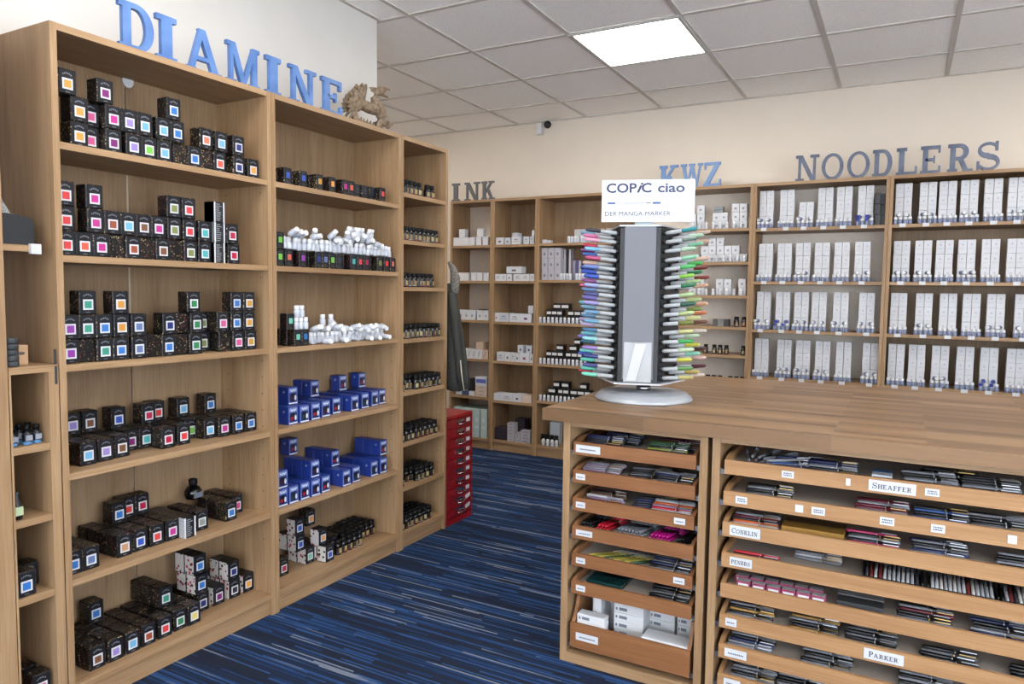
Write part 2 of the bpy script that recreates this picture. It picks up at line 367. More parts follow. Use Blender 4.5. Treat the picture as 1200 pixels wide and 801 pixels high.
# suspended ceiling: a slab, the grid of tee bars, every tile a piece of its own
gx = [-.7+.6*i for i in range(-3, 10)]; gy = [2.39+.6*i for i in range(-11, 3)]
cl = MB().box(X0-.1, X1+.1, Y0-.2, YB+.1, CEIL+.06, CEIL+.12)
ceil = struct('ceiling', cl, mat((200, 196, 190), .9))
tb = MB()
for x in gx: tb.box(x-.012, x+.012, Y0, YB, CEIL-.002, CEIL+.03)
for y in gy: tb.box(X0, X1, y-.012, y+.012, CEIL-.0015, CEIL+.029)
tb.box(X0, X1, YB-.022, YB-.0005, CEIL-.003, CEIL+.03).box(-.284, -.262, Y0, 1.768, CEIL-.003, CEIL+.03)
obj('tee_bar_grid', tb.mesh('tee_bar_grid', mat((226, 219, 212), .6)), ceil)
LIGHTS = {(2, 13-2): 0}
lamps = [(.5, 2.39), (2.9, 2.39), (.5, -.01), (2.9, -.01), (.5, -2.41), (2.9, -2.41), (-1.9, 2.39)]
xs = [X0] + gx + [X1]; ys = [Y0] + gy + [YB]
for i in range(len(xs)-1):
    for j in range(len(ys)-1):
        x0, x1, y0, y1 = xs[i], xs[i+1], ys[j], ys[j+1]
        if x1-x0 < .04 or y1-y0 < .04: continue
        if any(abs(x0-a) < .02 and abs(y0-b) < .02 for a, b in lamps): continue
        key = ('tile', round(x1-x0, 3), round(y1-y0, 3))
        me = cached(key, lambda: MB().box(0, x1-x0-.004, 0, y1-y0-.004, 0, .014).mesh('ceiling_tile', tile_m))
        obj('ceiling_tile', me, ceil, (x0+.002, y0+.002, CEIL+.0035+R_.uniform(0, .001)))
em, ent, eb = newmat('lamp_diffuser'); eb.inputs['Base Color'].default_value = (.9, .9, .9, 1)
eb.inputs['Emission Color'].default_value = (1, .965, .91, 1); eb.inputs['Emission Strength'].default_value = LAMP
lampframe = MB().box(0, .6, 0, .02, 0, .012).box(0, .6, .58, .6, 0, .012).box(0, .02, .02, .58, 0, .012).box(.58, .6, .02, .58, 0, .012).mesh('frame', mat((225, 225, 222), .4))
diffuser = MB().box(.02, .58, .02, .58, .002, .01).mesh('diffuser', em)
where = ['nearest the black security camera', 'at the right end of the back bookcases', 'over the big left bookcase', 'over the drawer counter aisle', 'by the shop window, left', 'by the shop window, right', 'in the alcove corner']
for (a, b), wtxt in zip(lamps, where):
    t = thing('ceiling_light', 'square white ceiling light panel ' + wtxt, 'light', (a, b, CEIL-.006), group='ceiling light panels')
    obj('frame', lampframe, t); obj('diffuser', diffuser, t)

# ================================================================== bookcases
pale_board = speckle('pale_back_board', (240, 230, 218), (232, 221, 208), 8, .35, .65, .8, 0, .95)
TH = .02
def bookcase(label, frame, u0, w_, shelves, h=2.02, back='oak', group='oak bookcases', depth=.28, seam=False):
    """frame L: front on x=0 looking to +x, runs along +y; frame B: front on y=3.795 looking to -y"""
    loc, rz = ((0, u0, 0), math.pi/2) if frame == 'L' else ((u0, 3.795, 0), 0)
    t = thing('bookcase', label, 'bookcase', loc, rz, group)
    g = .0008
    side = cached(('bside', h, depth), lambda: MB().box(g, TH, 0, depth, 0, h).mesh('side_panel', oak_z))
    obj('side_panel', side, t); obj('side_panel', side, t, (w_-TH-g, 0, 0))
    top = cached(('btop', w_, depth), lambda: MB().box(TH, w_-TH, 0.001, depth, -.02, 0).mesh('top_panel', oak_x))
    obj('top_panel', top, t, (0, 0, h))
    shf = cached(('bshelf', w_, depth), lambda: MB().box(TH+.0005, w_-TH-.0005, .002, depth-.006, -.02, 0).mesh('shelf', oak_x))
    for z in shelves[1:]: obj('shelf', shf, t, (0, 0, z))
    obj('bottom_panel', shf, t, (0, 0, shelves[0]))
    obj('plinth', cached(('bpl', w_, shelves[0]), lambda: MB().box(TH+.0005, w_-TH-.0005, .014, .03, 0, shelves[0]-.0205).mesh('plinth', oak_x)), t)
    if back:
        m_ = oak_back if back == 'oak' else pale_board
        def bk():
            mb = MB()
            if seam: obj('back_seam', MB().box(w_/2-.003, w_/2+.003, depth-.0065, depth-.0052, 1.06, 1.67).mesh('back_seam', mat((206, 190, 168), .6)), t)
            if seam: return mb.box(TH, w_/2-.0025, depth-.005, depth, shelves[0]-.02, h-.02).box(w_/2+.0025, w_-TH, depth-.005, depth, shelves[0]-.02, h-.02).mesh('back_panel', m_)
            return mb.box(TH, w_-TH, depth-.005, depth, shelves[0]-.02, h-.02).mesh('back_panel', m_)
        obj('back_panel', cached(('bbk', w_, h, back, seam), bk), t)
    # drilled holes for the shelf pins on both inner faces
    ph = MB()
    for d in (.04, depth-.05):
        z = .3
        while z < h-.25:
            ph.lathe([(.0028, 0), (.0028, .0012)], 6, 0, (w_-TH-.0009, d, z), (1, 0, 0)); z += .064 if z < 1 else .32
    o = obj('pin_holes', cached(('bph', w_, h), lambda: ph.mesh('pin_holes', mat((92, 70, 48), .8))), t); o['kind'] = 'stuff'
    return t
SH = [.087, .410, .731, 1.052, 1.370, 1.691]
S3 = [.087, .311, .533, .785, 1.045, 1.300, 1.527, 1.752]
bk1 = bookcase('wide oak bookcase of patterned black ink cartons under the letters, nearest on the left', 'L', 0, .8, SH, seam=True)
bk2 = bookcase('wide oak bookcase with blue cartons on two shelves, under the carved dragon', 'L', .8, .8, SH)
bk3 = bookcase('narrow oak bookcase full of little black bottles, beside the red cabinet', 'L', 1.6, .4, S3)
obj('hole_cover', MB().lathe([(.022, 0), (.02, .004)], 16, 0, (.41, .2735, 1.992), (0, -1, 0)).mesh('hole_cover', white_m), bk1)
SA = [.088, .425, .735, 1.052, 1.371, 1.657]; SB = [.088, .411, .731, 1.047, 1.371, 1.658]; SC = [.088, .441, .73, 1.049, 1.380, 1.660]
SD = [.088, .43, .655, .875, 1.067, 1.279, 1.506, 1.731]; SE = [.088, .41, .740, 1.056, 1.375, 1.724]
XB = -1.1754
bookcase('narrow oak bookcase under the grey letters, leftmost on the back wall', 'B', XB, .4, SA, back='pale')
bookcase('narrow oak bookcase of small white boxes, second from left on back wall', 'B', XB+.4, .4, SB)
bookcase('wide oak bookcase with black cartons in pyramids, left behind the marker display', 'B', XB+.8, .8, SC)
bookcase('wide oak bookcase with white cubes and dark bottles, right of the marker display', 'B', XB+1.6, .8, SD, back='pale')
bookcase('wide oak bookcase of white carton towers and one black tower, against cream wall', 'B', XB+2.4, .8, SE, back='pale')
bookcase('wide oak bookcase of white carton towers, rightmost on the back wall', 'B', XB+3.2, .8, SE)

# tall cupboard and narrow filler shelf at the left edge of the picture
cb = thing('tall_cupboard', 'tall plain oak cupboard cut off by the left edge of the picture', 'cupboard', (0, -.935, 0), math.pi/2)
obj('carcass', MB().box(0, .02, .02, .28, 0, 2.02).box(.78, .80, .02, .28, 0, 2.02).box(.02, .78, .02, .28, 2.0, 2.02).box(.02, .78, .02, .28, .06, .08).box(.02, .78, .275, .28, .08, 2.0).mesh('carcass', oak_z), cb)
for a, b in ((.001, .399), (.401, .799)):
    d_ = obj('door', MB().box(a, b, 0, .0195, .03, 2.02).mesh('door', oak_z), cb)
    obj('knob', MB().lathe([(.006, 0), (.006, .012), (.012, .018), (.01, .026)], 12, 0, (.37 if a < .1 else .43, 0, 1.0), (0, -1, 0)).mesh('knob', steel), d_)
SN = [.088, .404, .627, .833]
ns = thing('narrow_shelf', 'narrow oak shelf unit squeezed between the tall cupboard and the first bookcase', 'shelf', (0, -.134, 0), math.pi/2)
obj('side_panel', MB().box(.104, .131, 0, .28, 0, 1.036).mesh('side_panel', oak_z), ns)
obj('side_panel', MB().box(.0005, .006, 0, .28, 0, 1.036).mesh('side_panel', oak_z), ns)
for z in SN: obj('shelf', MB().box(.0065, .1035, .002, .274, z-.02, z).mesh('shelf', oak_x), ns)
obj('top_panel', MB().box(.0005, .131, 0, .28, 1.0365, 1.056).mesh('top_panel', oak_x), ns)
obj('back_panel', MB().box(.0065, .1035, .275, .28, .068, 1.036).mesh('back_panel', oak_back), ns)
obj('hinge_fitting', MB().box(.121, .1275, -.0015, .0, 1.0, 1.052).box(.1225, .1295, .004, .006, 1.0565, 1.1).mesh('hinge_fitting', mat((70, 72, 78), .4, .5)), ns)
us = thing('wall_shelf', 'short oak shelf with a silver tag holder, above the narrow shelf unit', 'shelf', (0, -.134, 1.375), math.pi/2)
obj('board', MB().box(.0005, .098, .02, .24, 0, .018).mesh('board', oak_x), us)
obj('tag_holder', MB().box(.072, .099, .006, .0195, -.006, .022).mesh('tag_holder', mat((214, 214, 214), .35)), us)

# ================================================================== counter
WZ0, WZ1 = .845, .885
wt = MB().box(1.053, 3.15, 1.016, 2.345, WZ0, WZ1)
obj('worktop', wt.mesh('worktop', worktop_m), label='thick oak stave worktop over the drawer cabinets, carrying the marker display', cat='worktop')
sup = thing('counter_frame', 'oak panels carrying the rear half of the worktop', 'panel', (1.124, 1.62, 0))
obj('rear_panel', MB().box(0, 1.9, .66, .69, 0, WZ0-.0005).mesh('rear_panel', oak_x), sup)
obj('end_panel', MB().box(0, .024, .0, .6595, 0, WZ0-.0005).mesh('end_panel', oak_z), sup); obj('end_panel', MB().box(1.876, 1.9, .0, .6595, 0, WZ0-.0005).mesh('end_panel', oak_z), sup)
CY = 1.04
DRZ = [.777-.0968*i for i in range(8)]
lab_white = mat((220, 223, 230), .5, name='label_paper'); print_grey = mat((96, 100, 112), .6, name='grey_print'); print_dark = mat((58, 60, 72), .6, name='dark_print')
def card(w_, h_, text=None, small=.8, scribble=0):
    """paper card on a drawer front; origin lower left, face to -y"""
    mb = MB().box(0, w_, -.0008, 0, 0, h_)
    if text:
        g, tw = word_mb(text, h_*.52, .0003, .08, small); s = min(1, (w_*.86)/tw)
        for i, (a, b, c) in enumerate(g.v): g.v[i] = (a*s, b, c*min(1, s*1.15))
        mb.add(g, 1, ((w_-tw*s)/2, -.0012, h_*.24))
    rr = random.Random(int(w_*1e5)+scribble)
    for k in range(scribble):   # print too small to read
        y = h_*(.36 if scribble == 1 else (.58 if k == 0 else .28)); x = w_*.16
        while x < w_*.82:
            l = rr.uniform(.003, .006); mb.box(x, min(x+l, w_*.86), -.0011, -.0008, y, y+h_*.16, 1); x += l+.0012
    return mb.mesh('label_card', [lab_white, print_dark if text else print_grey])
def cabinet(label, x0, x1, n, deep, fm, sm_, drawer_depth=.42):
    t = thing('drawer_cabinet', label, 'cabinet', (x0, CY, 0), 0, 'drawer cabinets under the worktop'); W = x1-x0; p = .024
    sp_ = MB().box(0, p, 0, .56, 0, WZ0-.0005).mesh('side_panel', oak_z)
    obj('side_panel', sp_, t); obj('side_panel', sp_, t, (W-p, 0, 0))
    obj('top_rail', MB().box(p, W-p, .004, .56, WZ0-.018, WZ0-.0005).mesh('top_rail', oak_x), t)
    obj('bottom_panel', MB().box(p, W-p, 0, .56, .0, .034).mesh('bottom_panel', oak_x), t)
    obj('back_panel', MB().box(p, W-p, .55, .56, .034, WZ0-.018).mesh('back_panel', oak_back), t)
    out = []
    for i in range(n):
        zt = DRZ[i]; last = deep and i == n-1
        fh = .044 if not last else .086
        if last: zt = .144
        a, b = p+.014, W-p-.012
        base = zt-fh
        tr = MB(); hs = zt-.008 if not last else zt+.085
        for s0 in (a, b-.012):
            if not last: tr.prism([(.012, base), (drawer_depth, base), (drawer_depth, hs+.018), (.06, hs+.018), (.035, hs+.015), (.012, zt)], lambda u, v, d: (d, u, v), s0, s0+.012)
            else: tr.prism([(.012, base), (drawer_depth, base), (drawer_depth, hs), (.07, hs), (.055, hs-.012), (.045, hs-.035), (.028, zt+.018), (.012, zt)], lambda u, v, d: (d, u, v), s0, s0+.012)
        tr.box(a+.012, b-.012, .012, drawer_depth, base+.004, base+.01).box(a+.012, b-.012, drawer_depth-.012, drawer_depth, base+.01, hs)
        dr = obj('drawer', tr.mesh('drawer', sm_), t)
        dr['label'] = 'open-topped wooden drawer tray'
        obj('drawer_front', MB().box(a, b, 0, .0119, base, zt).mesh('drawer_front', fm), dr)
        for q0, q1 in ((p+.0005, a-.001), (b+.001, W-p-.0005)): obj('runner', MB().box(q0, q1, .01, drawer_depth, base-.004, base+.012).mesh('runner', steel), dr)
        if not last: obj('liner', MB().box(a+.0125, b-.0125, .0125, drawer_depth-.0125, base+.0105, zt-.014).mesh('liner', mat((196, 183, 171), .9, name='flock_liner')), dr)
        out.append((dr, x0+a, x0+b, base, zt))
    return out
d1 = cabinet('narrow cabinet of seven brown alder drawers at the counter corner', 1.124, 1.614, 7, True, alder_x, alder_y)
d2 = cabinet('wide cabinet of pale beech drawers full of pens, right side of the counter', 1.628, 2.72, 8, False, beech_x, beech_y)
def put_card(dlist, i, px, py, w_, h_, **k):
    """card whose left edge lies under pixel px"""
    dr, a, b, base, zt = dlist[i]; p = at(px, py, 1, CY); par = dr.parent.location
    z = base+(zt-base-h_)*.5
    c = obj('label_card', card(w_, h_, **k), dr, (p.x-par.x, -.0004, z))
    return c
put_card(d1, 0, 675, 523, .088, .026, scribble=1)
for i, (py, ww, k) in enumerate([(556, .034, 1), (590, .034, 1), (622, .06, 1), (656, .034, 1), (689, .034, 1)]): put_card(d1, i+1, 675-.5*i*0, py, ww, .02, scribble=k)
put_card(d1, 2, 790, 605, .036, .02, scribble=1); put_card(d1, 4, 789, 680, .036, .02, scribble=1)
put_card(d1, 6, 675, 737, .082, .026, scribble=1)
put_card(d2, 0, 916, 556, .034, .02, scribble=2); put_card(d2, 0, 991, 567, .012, .02); put_card(d2, 0, 1018, 566, .116, .031, text='SHEAFFER'); put_card(d2, 0, 1084, 576, .034, .02, scribble=2)
for px, py, ww, k in [(862, 587, .034, 2), (932, 591, .022, 0), (951, 597, .036, 2), (1031, 608, .036, 2), (1091, 616, .033, 2), (1181, 629, .02, 0)]: put_card(d2, 1, px, py, ww, .022, scribble=k)
put_card(d2, 2, 855, 621, .09, .031, text='CONKLIN'); put_card(d2, 3, 855, 659, .066, .027, text='PENBBS', small=1)
put_card(d2, 5, 850, 727, .034, .024, scribble=1); put_card(d2, 5, 1012, 768, .1, .03, text='PARKER')
put_card(d2, 6, 849, 763, .066, .026, scribble=1); put_card(d2, 7, 848, 797, .05, .026, scribble=1)

# ================================================================== red multi-drawer cabinet
red = mat((158, 22, 30), .35, name='red_enamel'); red2 = mat((146, 18, 26), .35, name='red_enamel_drawers')
rcab = thing('red_cabinet', 'red metal cabinet of ten shallow drawers standing past the narrow bookcase', 'cabinet', (-.004, 2.008, 0), math.pi/2)
RW, RH = .262, .605
obj('body', MB().box(0, .008, 0, .38, 0, RH).box(RW-.008, RW, 0, .38, 0, RH).box(.008, RW-.008, 0, .38, RH-.018, RH).box(.008, RW-.008, 0, .38, 0, .03).box(.008, RW-.008, .372, .38, .03, RH-.018).mesh('body', red), rcab)
dhm = MB().box(.01, RW-.01, 0, .36, 0, .052).mesh('drawer', red2)
hm = MB(); hm.tube([(-.03, 0, 0), (-.03, -.02, -.004), (.03, -.02, -.004), (.03, 0, 0)], .0034, 8)
hm.box(-.036, .036, -.003, 0, .004, .02); hmesh = hm.mesh('handle', chrome)
for i in range(10):
    z = .034+i*.0552
    d_ = obj('drawer', dhm, rcab, (0, .002, z))
    obj('handle', hmesh, d_, (.135, -.0005, .026))
    wdt = .034 if i not in (0, 1) else .046
    obj('label_card', cached(('rc', wdt), lambda: MB().box(0, wdt, -.002, 0, 0, .02).mesh('label_card', lab_white)), d_, (.2, -.0005, .022), rot=(0, .0 if i > 1 else -.2, 0))

# ================================================================== letters on the bookcases
def letters(word, frame, spans, h, m_, group, txt, seat=.03, ztop=2.0205):
    for i, (ch, (a, b)) in enumerate(zip(word, spans)):
        mb, wd = letter_mb(ch, h, .016); s = (b-a)/wd
        for k, (x, y, z) in enumerate(mb.v): mb.v[k] = (x*s, y, z)
        x0 = min(v[0] for v in mb.v); mb.v = [(x-x0, y, z) for x, y, z in mb.v]
        me = mb.mesh('letter', m_)
        loc, rz = ((-seat, a, ztop), math.pi/2) if frame == 'L' else ((a, 3.795+seat, ztop), 0)
        same = [j for j, c in enumerate(word) if c == ch]
        which = '' if len(same) == 1 else ' (%s of the %s)' % (ORD[same.index(i)], {2: 'two', 3: 'three'}[len(same)])
        obj('letter', me, loc=loc, rz=rz, label=txt % (ch, which), cat='letter', group=group)
def blue_m(name, a, b):
    m, nt, bb = newmat(name); L = nt.links.new; tc = N(nt, 'ShaderNodeTexCoord')
    mp = N(nt, 'ShaderNodeMapping'); mp.inputs['Scale'].default_value = (9, 9, 9); L(tc.outputs['Object'], mp.inputs[0])
    n = N(nt, 'ShaderNodeTexNoise'); n.inputs['Scale'].default_value = 1; L(mp.outputs[0], n.inputs['Vector'])
    r = ramp(nt, [(.35, a), (.65, b)]); L(n.outputs[0], r.inputs[0]); L(r.outputs[0], bb.inputs['Base Color']); bb.inputs['Roughness'].default_value = .45
    return m
letters('DIAMINE', 'L', [(.226, .352), (.353, .441), (.462, .608), (.628, .781), (.807, .896), (.925, 1.075), (1.105, 1.240)], .146,
        blue_m('painted_wood_blue', (72, 110, 174), (108, 148, 208)), 'blue letters on the left bookcases', 'blue slab-serif wooden letter %s%s on the left bookcases')
letters('INK', 'B', [(-1.185, -1.098), (-1.062, -.915), (-.9, -.775)], .148, mat((94, 94, 98), .5), 'grey letters over the alcove bookcases', 'grey slab-serif wooden letter %s%s above the narrow back bookcases')
letters('KWZ', 'B', [(.57, .715), (.722, .875), (.882, 1.012)], .165, blue_m('painted_wood_sky', (96, 134, 190), (124, 160, 208)), 'sky blue letters behind the display sign', 'sky blue wooden letter %s%s behind the display sign')
letters('NOODLERS', 'B', [(1.475, 1.617), (1.63, 1.757), (1.778, 1.905), (1.92, 2.037), (2.05, 2.172), (2.178, 2.295), (2.318, 2.45), (2.465, 2.585)], .165,
        blue_m('painted_wood_slate', (72, 82, 108), (116, 127, 150)), 'slate letters over the white towers', 'slate grey wooden letter %s%s above the white carton towers')

# ================================================================== carved dragon
def dragon():
    K = 85/801
    def q(cx, cy, dx=0): p = at(395+cx*K, 80+cy*K, 0, -.075); return Vector((p.x+dx, p.y, p.z))
    s = abs((q(100, 0)-q(0, 0)).length)/100*.78
    mb = MB()
    def tb_(pts, dx=0, n=10): mb.tube([q(a, b, dx) for a, b, r in pts], [r*s for a, b, r in pts], n)
    tb_([(560, 196, 10), (520, 196, 26), (470, 212, 38), (436, 240, 36), (412, 300, 40), (428, 370, 54), (470, 430, 68), (492, 500, 60), (480, 570, 44), (455, 628, 34)])
    tb_([(470, 430, 50), (420, 420, 62), (350, 405, 56), (290, 375, 52), (240, 365, 48), (205, 410, 46), (190, 475, 38), (205, 540, 36), (270, 580, 34), (350, 608, 32), (430, 640, 28), (480, 655, 12)])
    tb_([(470, 240, 24), (515, 262, 20), (570, 298, 6)])
    tb_([(455, 205, 18), (400, 190, 14), (345, 182, 4)]); tb_([(440, 225, 18), (400, 222, 12), (370, 215, 4)])
    tb_([(575, 195, 12), (582, 225, 4)]); tb_([(520, 245, 6), (535, 225, 2)])
    tb_([(485, 575, 40), (505, 620, 26), (560, 590, 14), (575, 582, 4)], .03); tb_([(470, 620, 30), (500, 650, 20), (545, 655, 6)], -.03)
    tb_([(475, 560, 44), (500, 610, 28), (530, 640, 16), (560, 640, 5)], -.02)
    for a, b, c, d in ((250, 560, 272, 500), (285, 570, 300, 520), (320, 580, 340, 525), (360, 590, 380, 540), (400, 600, 405, 555), (230, 550, 225, 505)): tb_([(a, b, 20), (c, d, 3)], 0, 6)
    for dx in (-.03, .004):
        for a, b, r in ((318, 138, 22), (272, 128, 30), (235, 170, 34), (190, 210, 36), (150, 250, 34), (120, 300, 28), (106, 350, 24), (108, 400, 22), (112, 450, 18), (120, 535, 14)):
            mx, my = 262+(a-262)*.55, 330+(b-330)*.55
            tb_([(272, 350, 26), (mx, my, r*1.2), (262+(a-262)*.85, 330+(b-330)*.85, r*.8), (a, b, 6)], dx, 8)
    m, nt, bb = newmat('carved_driftwood'); L = nt.links.new; tc = N(nt, 'ShaderNodeTexCoord')
    n = N(nt, 'ShaderNodeTexNoise'); n.inputs['Scale'].default_value = 60; n.inputs['Detail'].default_value = 4; L(tc.outputs['Object'], n.inputs['Vector'])
    r = ramp(nt, [(.3, (100, 80, 60)), (.7, (172, 149, 122))]); L(n.outputs[0], r.inputs[0]); L(r.outputs[0], bb.inputs['Base Color']); bb.inputs['Roughness'].default_value = .75
    bu = N(nt, 'ShaderNodeBump'); bu.inputs['Strength'].default_value = .8; bu.inputs['Distance'].default_value = .004; L(n.outputs[0], bu.inputs['Height']); L(bu.outputs[0], bb.inputs['Normal'])
    z0 = min(v[2] for v in mb.v); c = q(330, 600)
    mb.v = [(v[0]-c.x, v[1]-c.y, (v[2]-z0)) for v in mb.v]
    o = obj('dragon_figurine', mb.mesh('dragon_figurine', m), loc=(c.x, c.y, 2.0205), label='carved brown wooden dragon with raised wings on top of the second bookcase', cat='figurine')
    rm = o.modifiers.new('join', 'REMESH'); rm.mode = 'VOXEL'; rm.voxel_size = .0035; rm.use_smooth_shade = True
dragon()

# ================================================================== shelf filling: frames and overlap-free placing
class Occ:
    def __init__(s, lim=(-9, 9)): s.b = []; s.lim = lim
    def free(s, q, e=.0008): return not any(q[0] < c[1]-e and c[0] < q[1]-e and q[2] < c[3]-e and c[2] < q[3]-e and q[4] < c[5]-e and c[4] < q[5]-e for c in s.b)
    def put(s, u, d, z, w_, dp, h, nudge=.03):
        """nearest free spot to (u, d)"""
        lo, hi = s.lim
        u = min(max(u, lo+w_/2), hi-w_/2)
        for k in range(0, 61):
            for sg in ((1, -1) if k else (1,)):
                du = sg*k*nudge/60
                q = (u+du-w_/2, u+du+w_/2, d, d+dp, z, z+h)
                if q[0] < lo-.0002 or q[1] > hi+.0002: continue
                if s.free(q): s.b.append(q); return u+du
        return None
def place(frame, u, d, z):
    return ((-d, u, z), math.pi/2) if frame == 'L' else ((u, 3.795+d, z), 0)
def u_of(frame, px, z, d):
    py = 400
    for _ in range(4):
        p = at(px, py, 0, -d) if frame == 'L' else at(px, py, 1, 3.795+d)
        u = p.y if frame == 'L' else p.x
        py = pj((-d, u, z) if frame == 'L' else (u, 3.795+d, z))[1]
    return u
CLR = dict(orange=(238, 160, 72), amber=(214, 150, 60), gold=(206, 152, 62), red=(222, 64, 66), redorange=(218, 92, 70), salmon=(226, 120, 92), crimson=(190, 26, 70), pink=(214, 88, 146),
           magenta=(196, 44, 142), purple=(128, 30, 116), lavender=(156, 134, 206), lightblue=(112, 180, 226), blue=(52, 120, 200), royal=(48, 84, 184), navy=(34, 46, 120), slate=(104, 122, 168),
           turquoise=(76, 180, 184), teal=(62, 152, 128), green=(46, 130, 82), lime=(122, 196, 74), olive=(128, 138, 78), brown=(122, 78, 52), rust=(158, 74, 50), yellow=(226, 208, 110),
           mint=(120, 200, 172), dark=(42, 44, 62), grey=(150, 160, 150), tan=(206, 152, 112), violet=(150, 60, 168))
def swatch_mesh(kind, col):
    def mk():
        if kind == 'big': return MB().box(-.0105, .0105, -.0011, -.0006, .0193, .0407).mesh('swatch', mat(CLR[col], .4))
        return MB().box(-.009, .009, -.0009, -.0004, .026, .048).mesh('swatch', mat(CLR[col], .4))
    return cached(('sw', kind, col), mk)
def big_label():
    def mk():
        mb = MB().box(-.0152, .0152, -.0007, 0, .0145, .0455)
        for k in range(6): mb.box(-.0135+.0045*k, -.0105+.0045*k, -.0003, 0, .054+.004*math.sin(k*.63), .0585+.004*math.sin(k*.63), 1)
        mb.box(-.006, .006, -.0003, 0, .006, .008, 1)
        return mb.mesh('label', [white_m, mat((118, 122, 132), .5)])
    return cached('biglabel', mk)
def small_label():
    def mk():
        mb = MB().box(-.0102, .0102, -.0004, 0, .0248, .0492, 1)
        for k in range(4): mb.box(-.0095+.005*k, -.006+.005*k, -.0003, 0, .054+.002*(k % 2), .057+.002*(k % 2), 1)
        for k in range(3): mb.box(-.011, .011-.004*k, -.0003, 0, .006+.005*k, .0075+.005*k, 2)
        return mb.mesh('label', [white_m, mat((70, 74, 86), .5), mat((92, 84, 70), .5)])
    return cached('smalllabel', mk)
BW, BD, BH = .0525, .0525, .072
SWd, SDp, SHt = .040, .040, .066
def big_mesh(): return cached('bigc', lambda: bevbox(BW, BD, BH, .0028, [floral_m, slate_card], 1, 'ink_carton', None, 1))
def cherry_mesh(): return cached('cherc', lambda: bevbox(BW, BD, BH, .002, [black_card, cherry_m, slate_card], 1, 'ink_carton', 1, 2))
def small_mesh(): return cached('smallc', lambda: bevbox(SWd, SDp, SHt, .0022, [floral_m, slate_card], 1, 'ink_carton', None, 1))
def bw_mesh():
    def mk():
        mb = MB().box(-.0225, .0225, 0, .05, 0, .0715)
        for x0 in (-.0225, .0165): mb.box(x0, x0+.006, -.0005, .05, .0003, .0712, 1)
        rr = random.Random(3)
        for k in range(9): mb.box(-.013, -.013+rr.uniform(.012, .025), -.0004, 0, .006+.007*k, .009+.007*k, 2)
        return mb.mesh('ink_carton', [black_card, white_m, mat((150, 152, 158), .5)])
    return cached('bwc', mk)
def carton(occ, frame, kind, u, d, z, col, label, group, front=True):
    turned = kind == 'side'; kind = 'big' if turned else kind
    dims = dict(big=(BW, BD, BH), cherry=(BW, BD, BH), small=(SWd, SDp, SHt), bw=(.045, .05, .0715))[kind]
    d = min(max(d, .004), .27-dims[1]); u = occ.put(u, d, z, *dims)
    if u is None: return None
    loc, rz = place(frame, u, d, z+.0003)
    me = dict(big=big_mesh, cherry=cherry_mesh, small=small_mesh, bw=bw_mesh)[kind]()
    o = obj('ink_carton', me, None, loc, rz + R_.uniform(-.012, .012), label, 'carton', group)
    if turned: o.rotation_euler.z = rz+math.pi; o.location = place(frame, u, d+BD, z+.0003)[0]
    if front and kind != 'bw' and not turned:
        lb = obj('label', small_label() if kind == 'small' else big_label(), o)
        obj('swatch', swatch_mesh('small' if kind == 'small' else 'big', col), lb)
    return u
LAY = ['bottom', 'middle', 'top']
NICE = dict(lightblue='light blue', redorange='red-orange')
def fill_cartons(case, shelfname, frame, zs, rows, conv, kind='big', solve='plane', d0=.028, backrows=0, group=None, hgt=None):
    """rows: (cx, cy, layer, colour[, options]) with cx, cy the swatch centre in a zoomed crop"""
    occ = Occ((.0225, .7775) if 'leftmost' in case else (.8225, 1.5775)); h = hgt or (BH if kind == 'big' else SHt); lc = .031 if kind == 'big' else .037
    per = {}; placed = []
    for r in sorted(rows, key=lambda r: (r[2], r[0])):
        cx, cy, ly, col = r[:4]; o = r[4] if len(r) > 4 else {}
        px, py = conv(cx, cy); z = zs+ly*h
        if solve == 'z' and 'd' not in o:
            p = at(px, py, 2, z+lc); d = min(max(-p.x, .006), .2); p = at(px, py, 0, -d)
        else: p = at(px, py, 0, -(o.get('d', d0)))
        d = o.get('d', d0) if not (solve == 'z' and 'd' not in o) else d
        u = p.y if frame == 'L' else p.x
        per[ly] = per.get(ly, 0)+1
        k = o.get('k', kind)
        lb = 'black-and-white striped' if k == 'bw' else 'unlabelled black' if k == 'side' else '%s-swatched %s' % (NICE.get(col, col), 'cherry-sided' if k == 'cherry' else 'black')
        label = '%s ink carton, %s in %s layer, %s, %s' % (lb, ORD[per[ly]-1], LAY[ly], shelfname, case)
        uu = carton(occ, frame, k, u, d, z, col, label, group)
        if uu is not None: placed.append((uu, d, z, k, o, ly, per[ly]))
    for uu, d, z, k, o, ly, no in placed:
        nb = o.get('n', backrows if ly == 0 else 0); dp = dict(small=SDp, bw=.05).get(k, BD)
        for j in range(1, nb+1):
            dd = d+j*(dp+.0015)
            if dd+dp > .27: break
            carton(occ, frame, k, uu, dd, z, None, 'ink carton queued %s behind the %s front carton, %s layer, %s, %s' % (ORD[j-1], ORD[no-1], LAY[ly], shelfname, case), group, False)
    return occ
C1 = lambda x, y: (x*.275, y*.275)
C2 = lambda x, y: (x*.275, 200+y*.275)
D9 = dict(d=.085); D6 = dict(d=.06); SD_ = dict(k='side', d=.035)
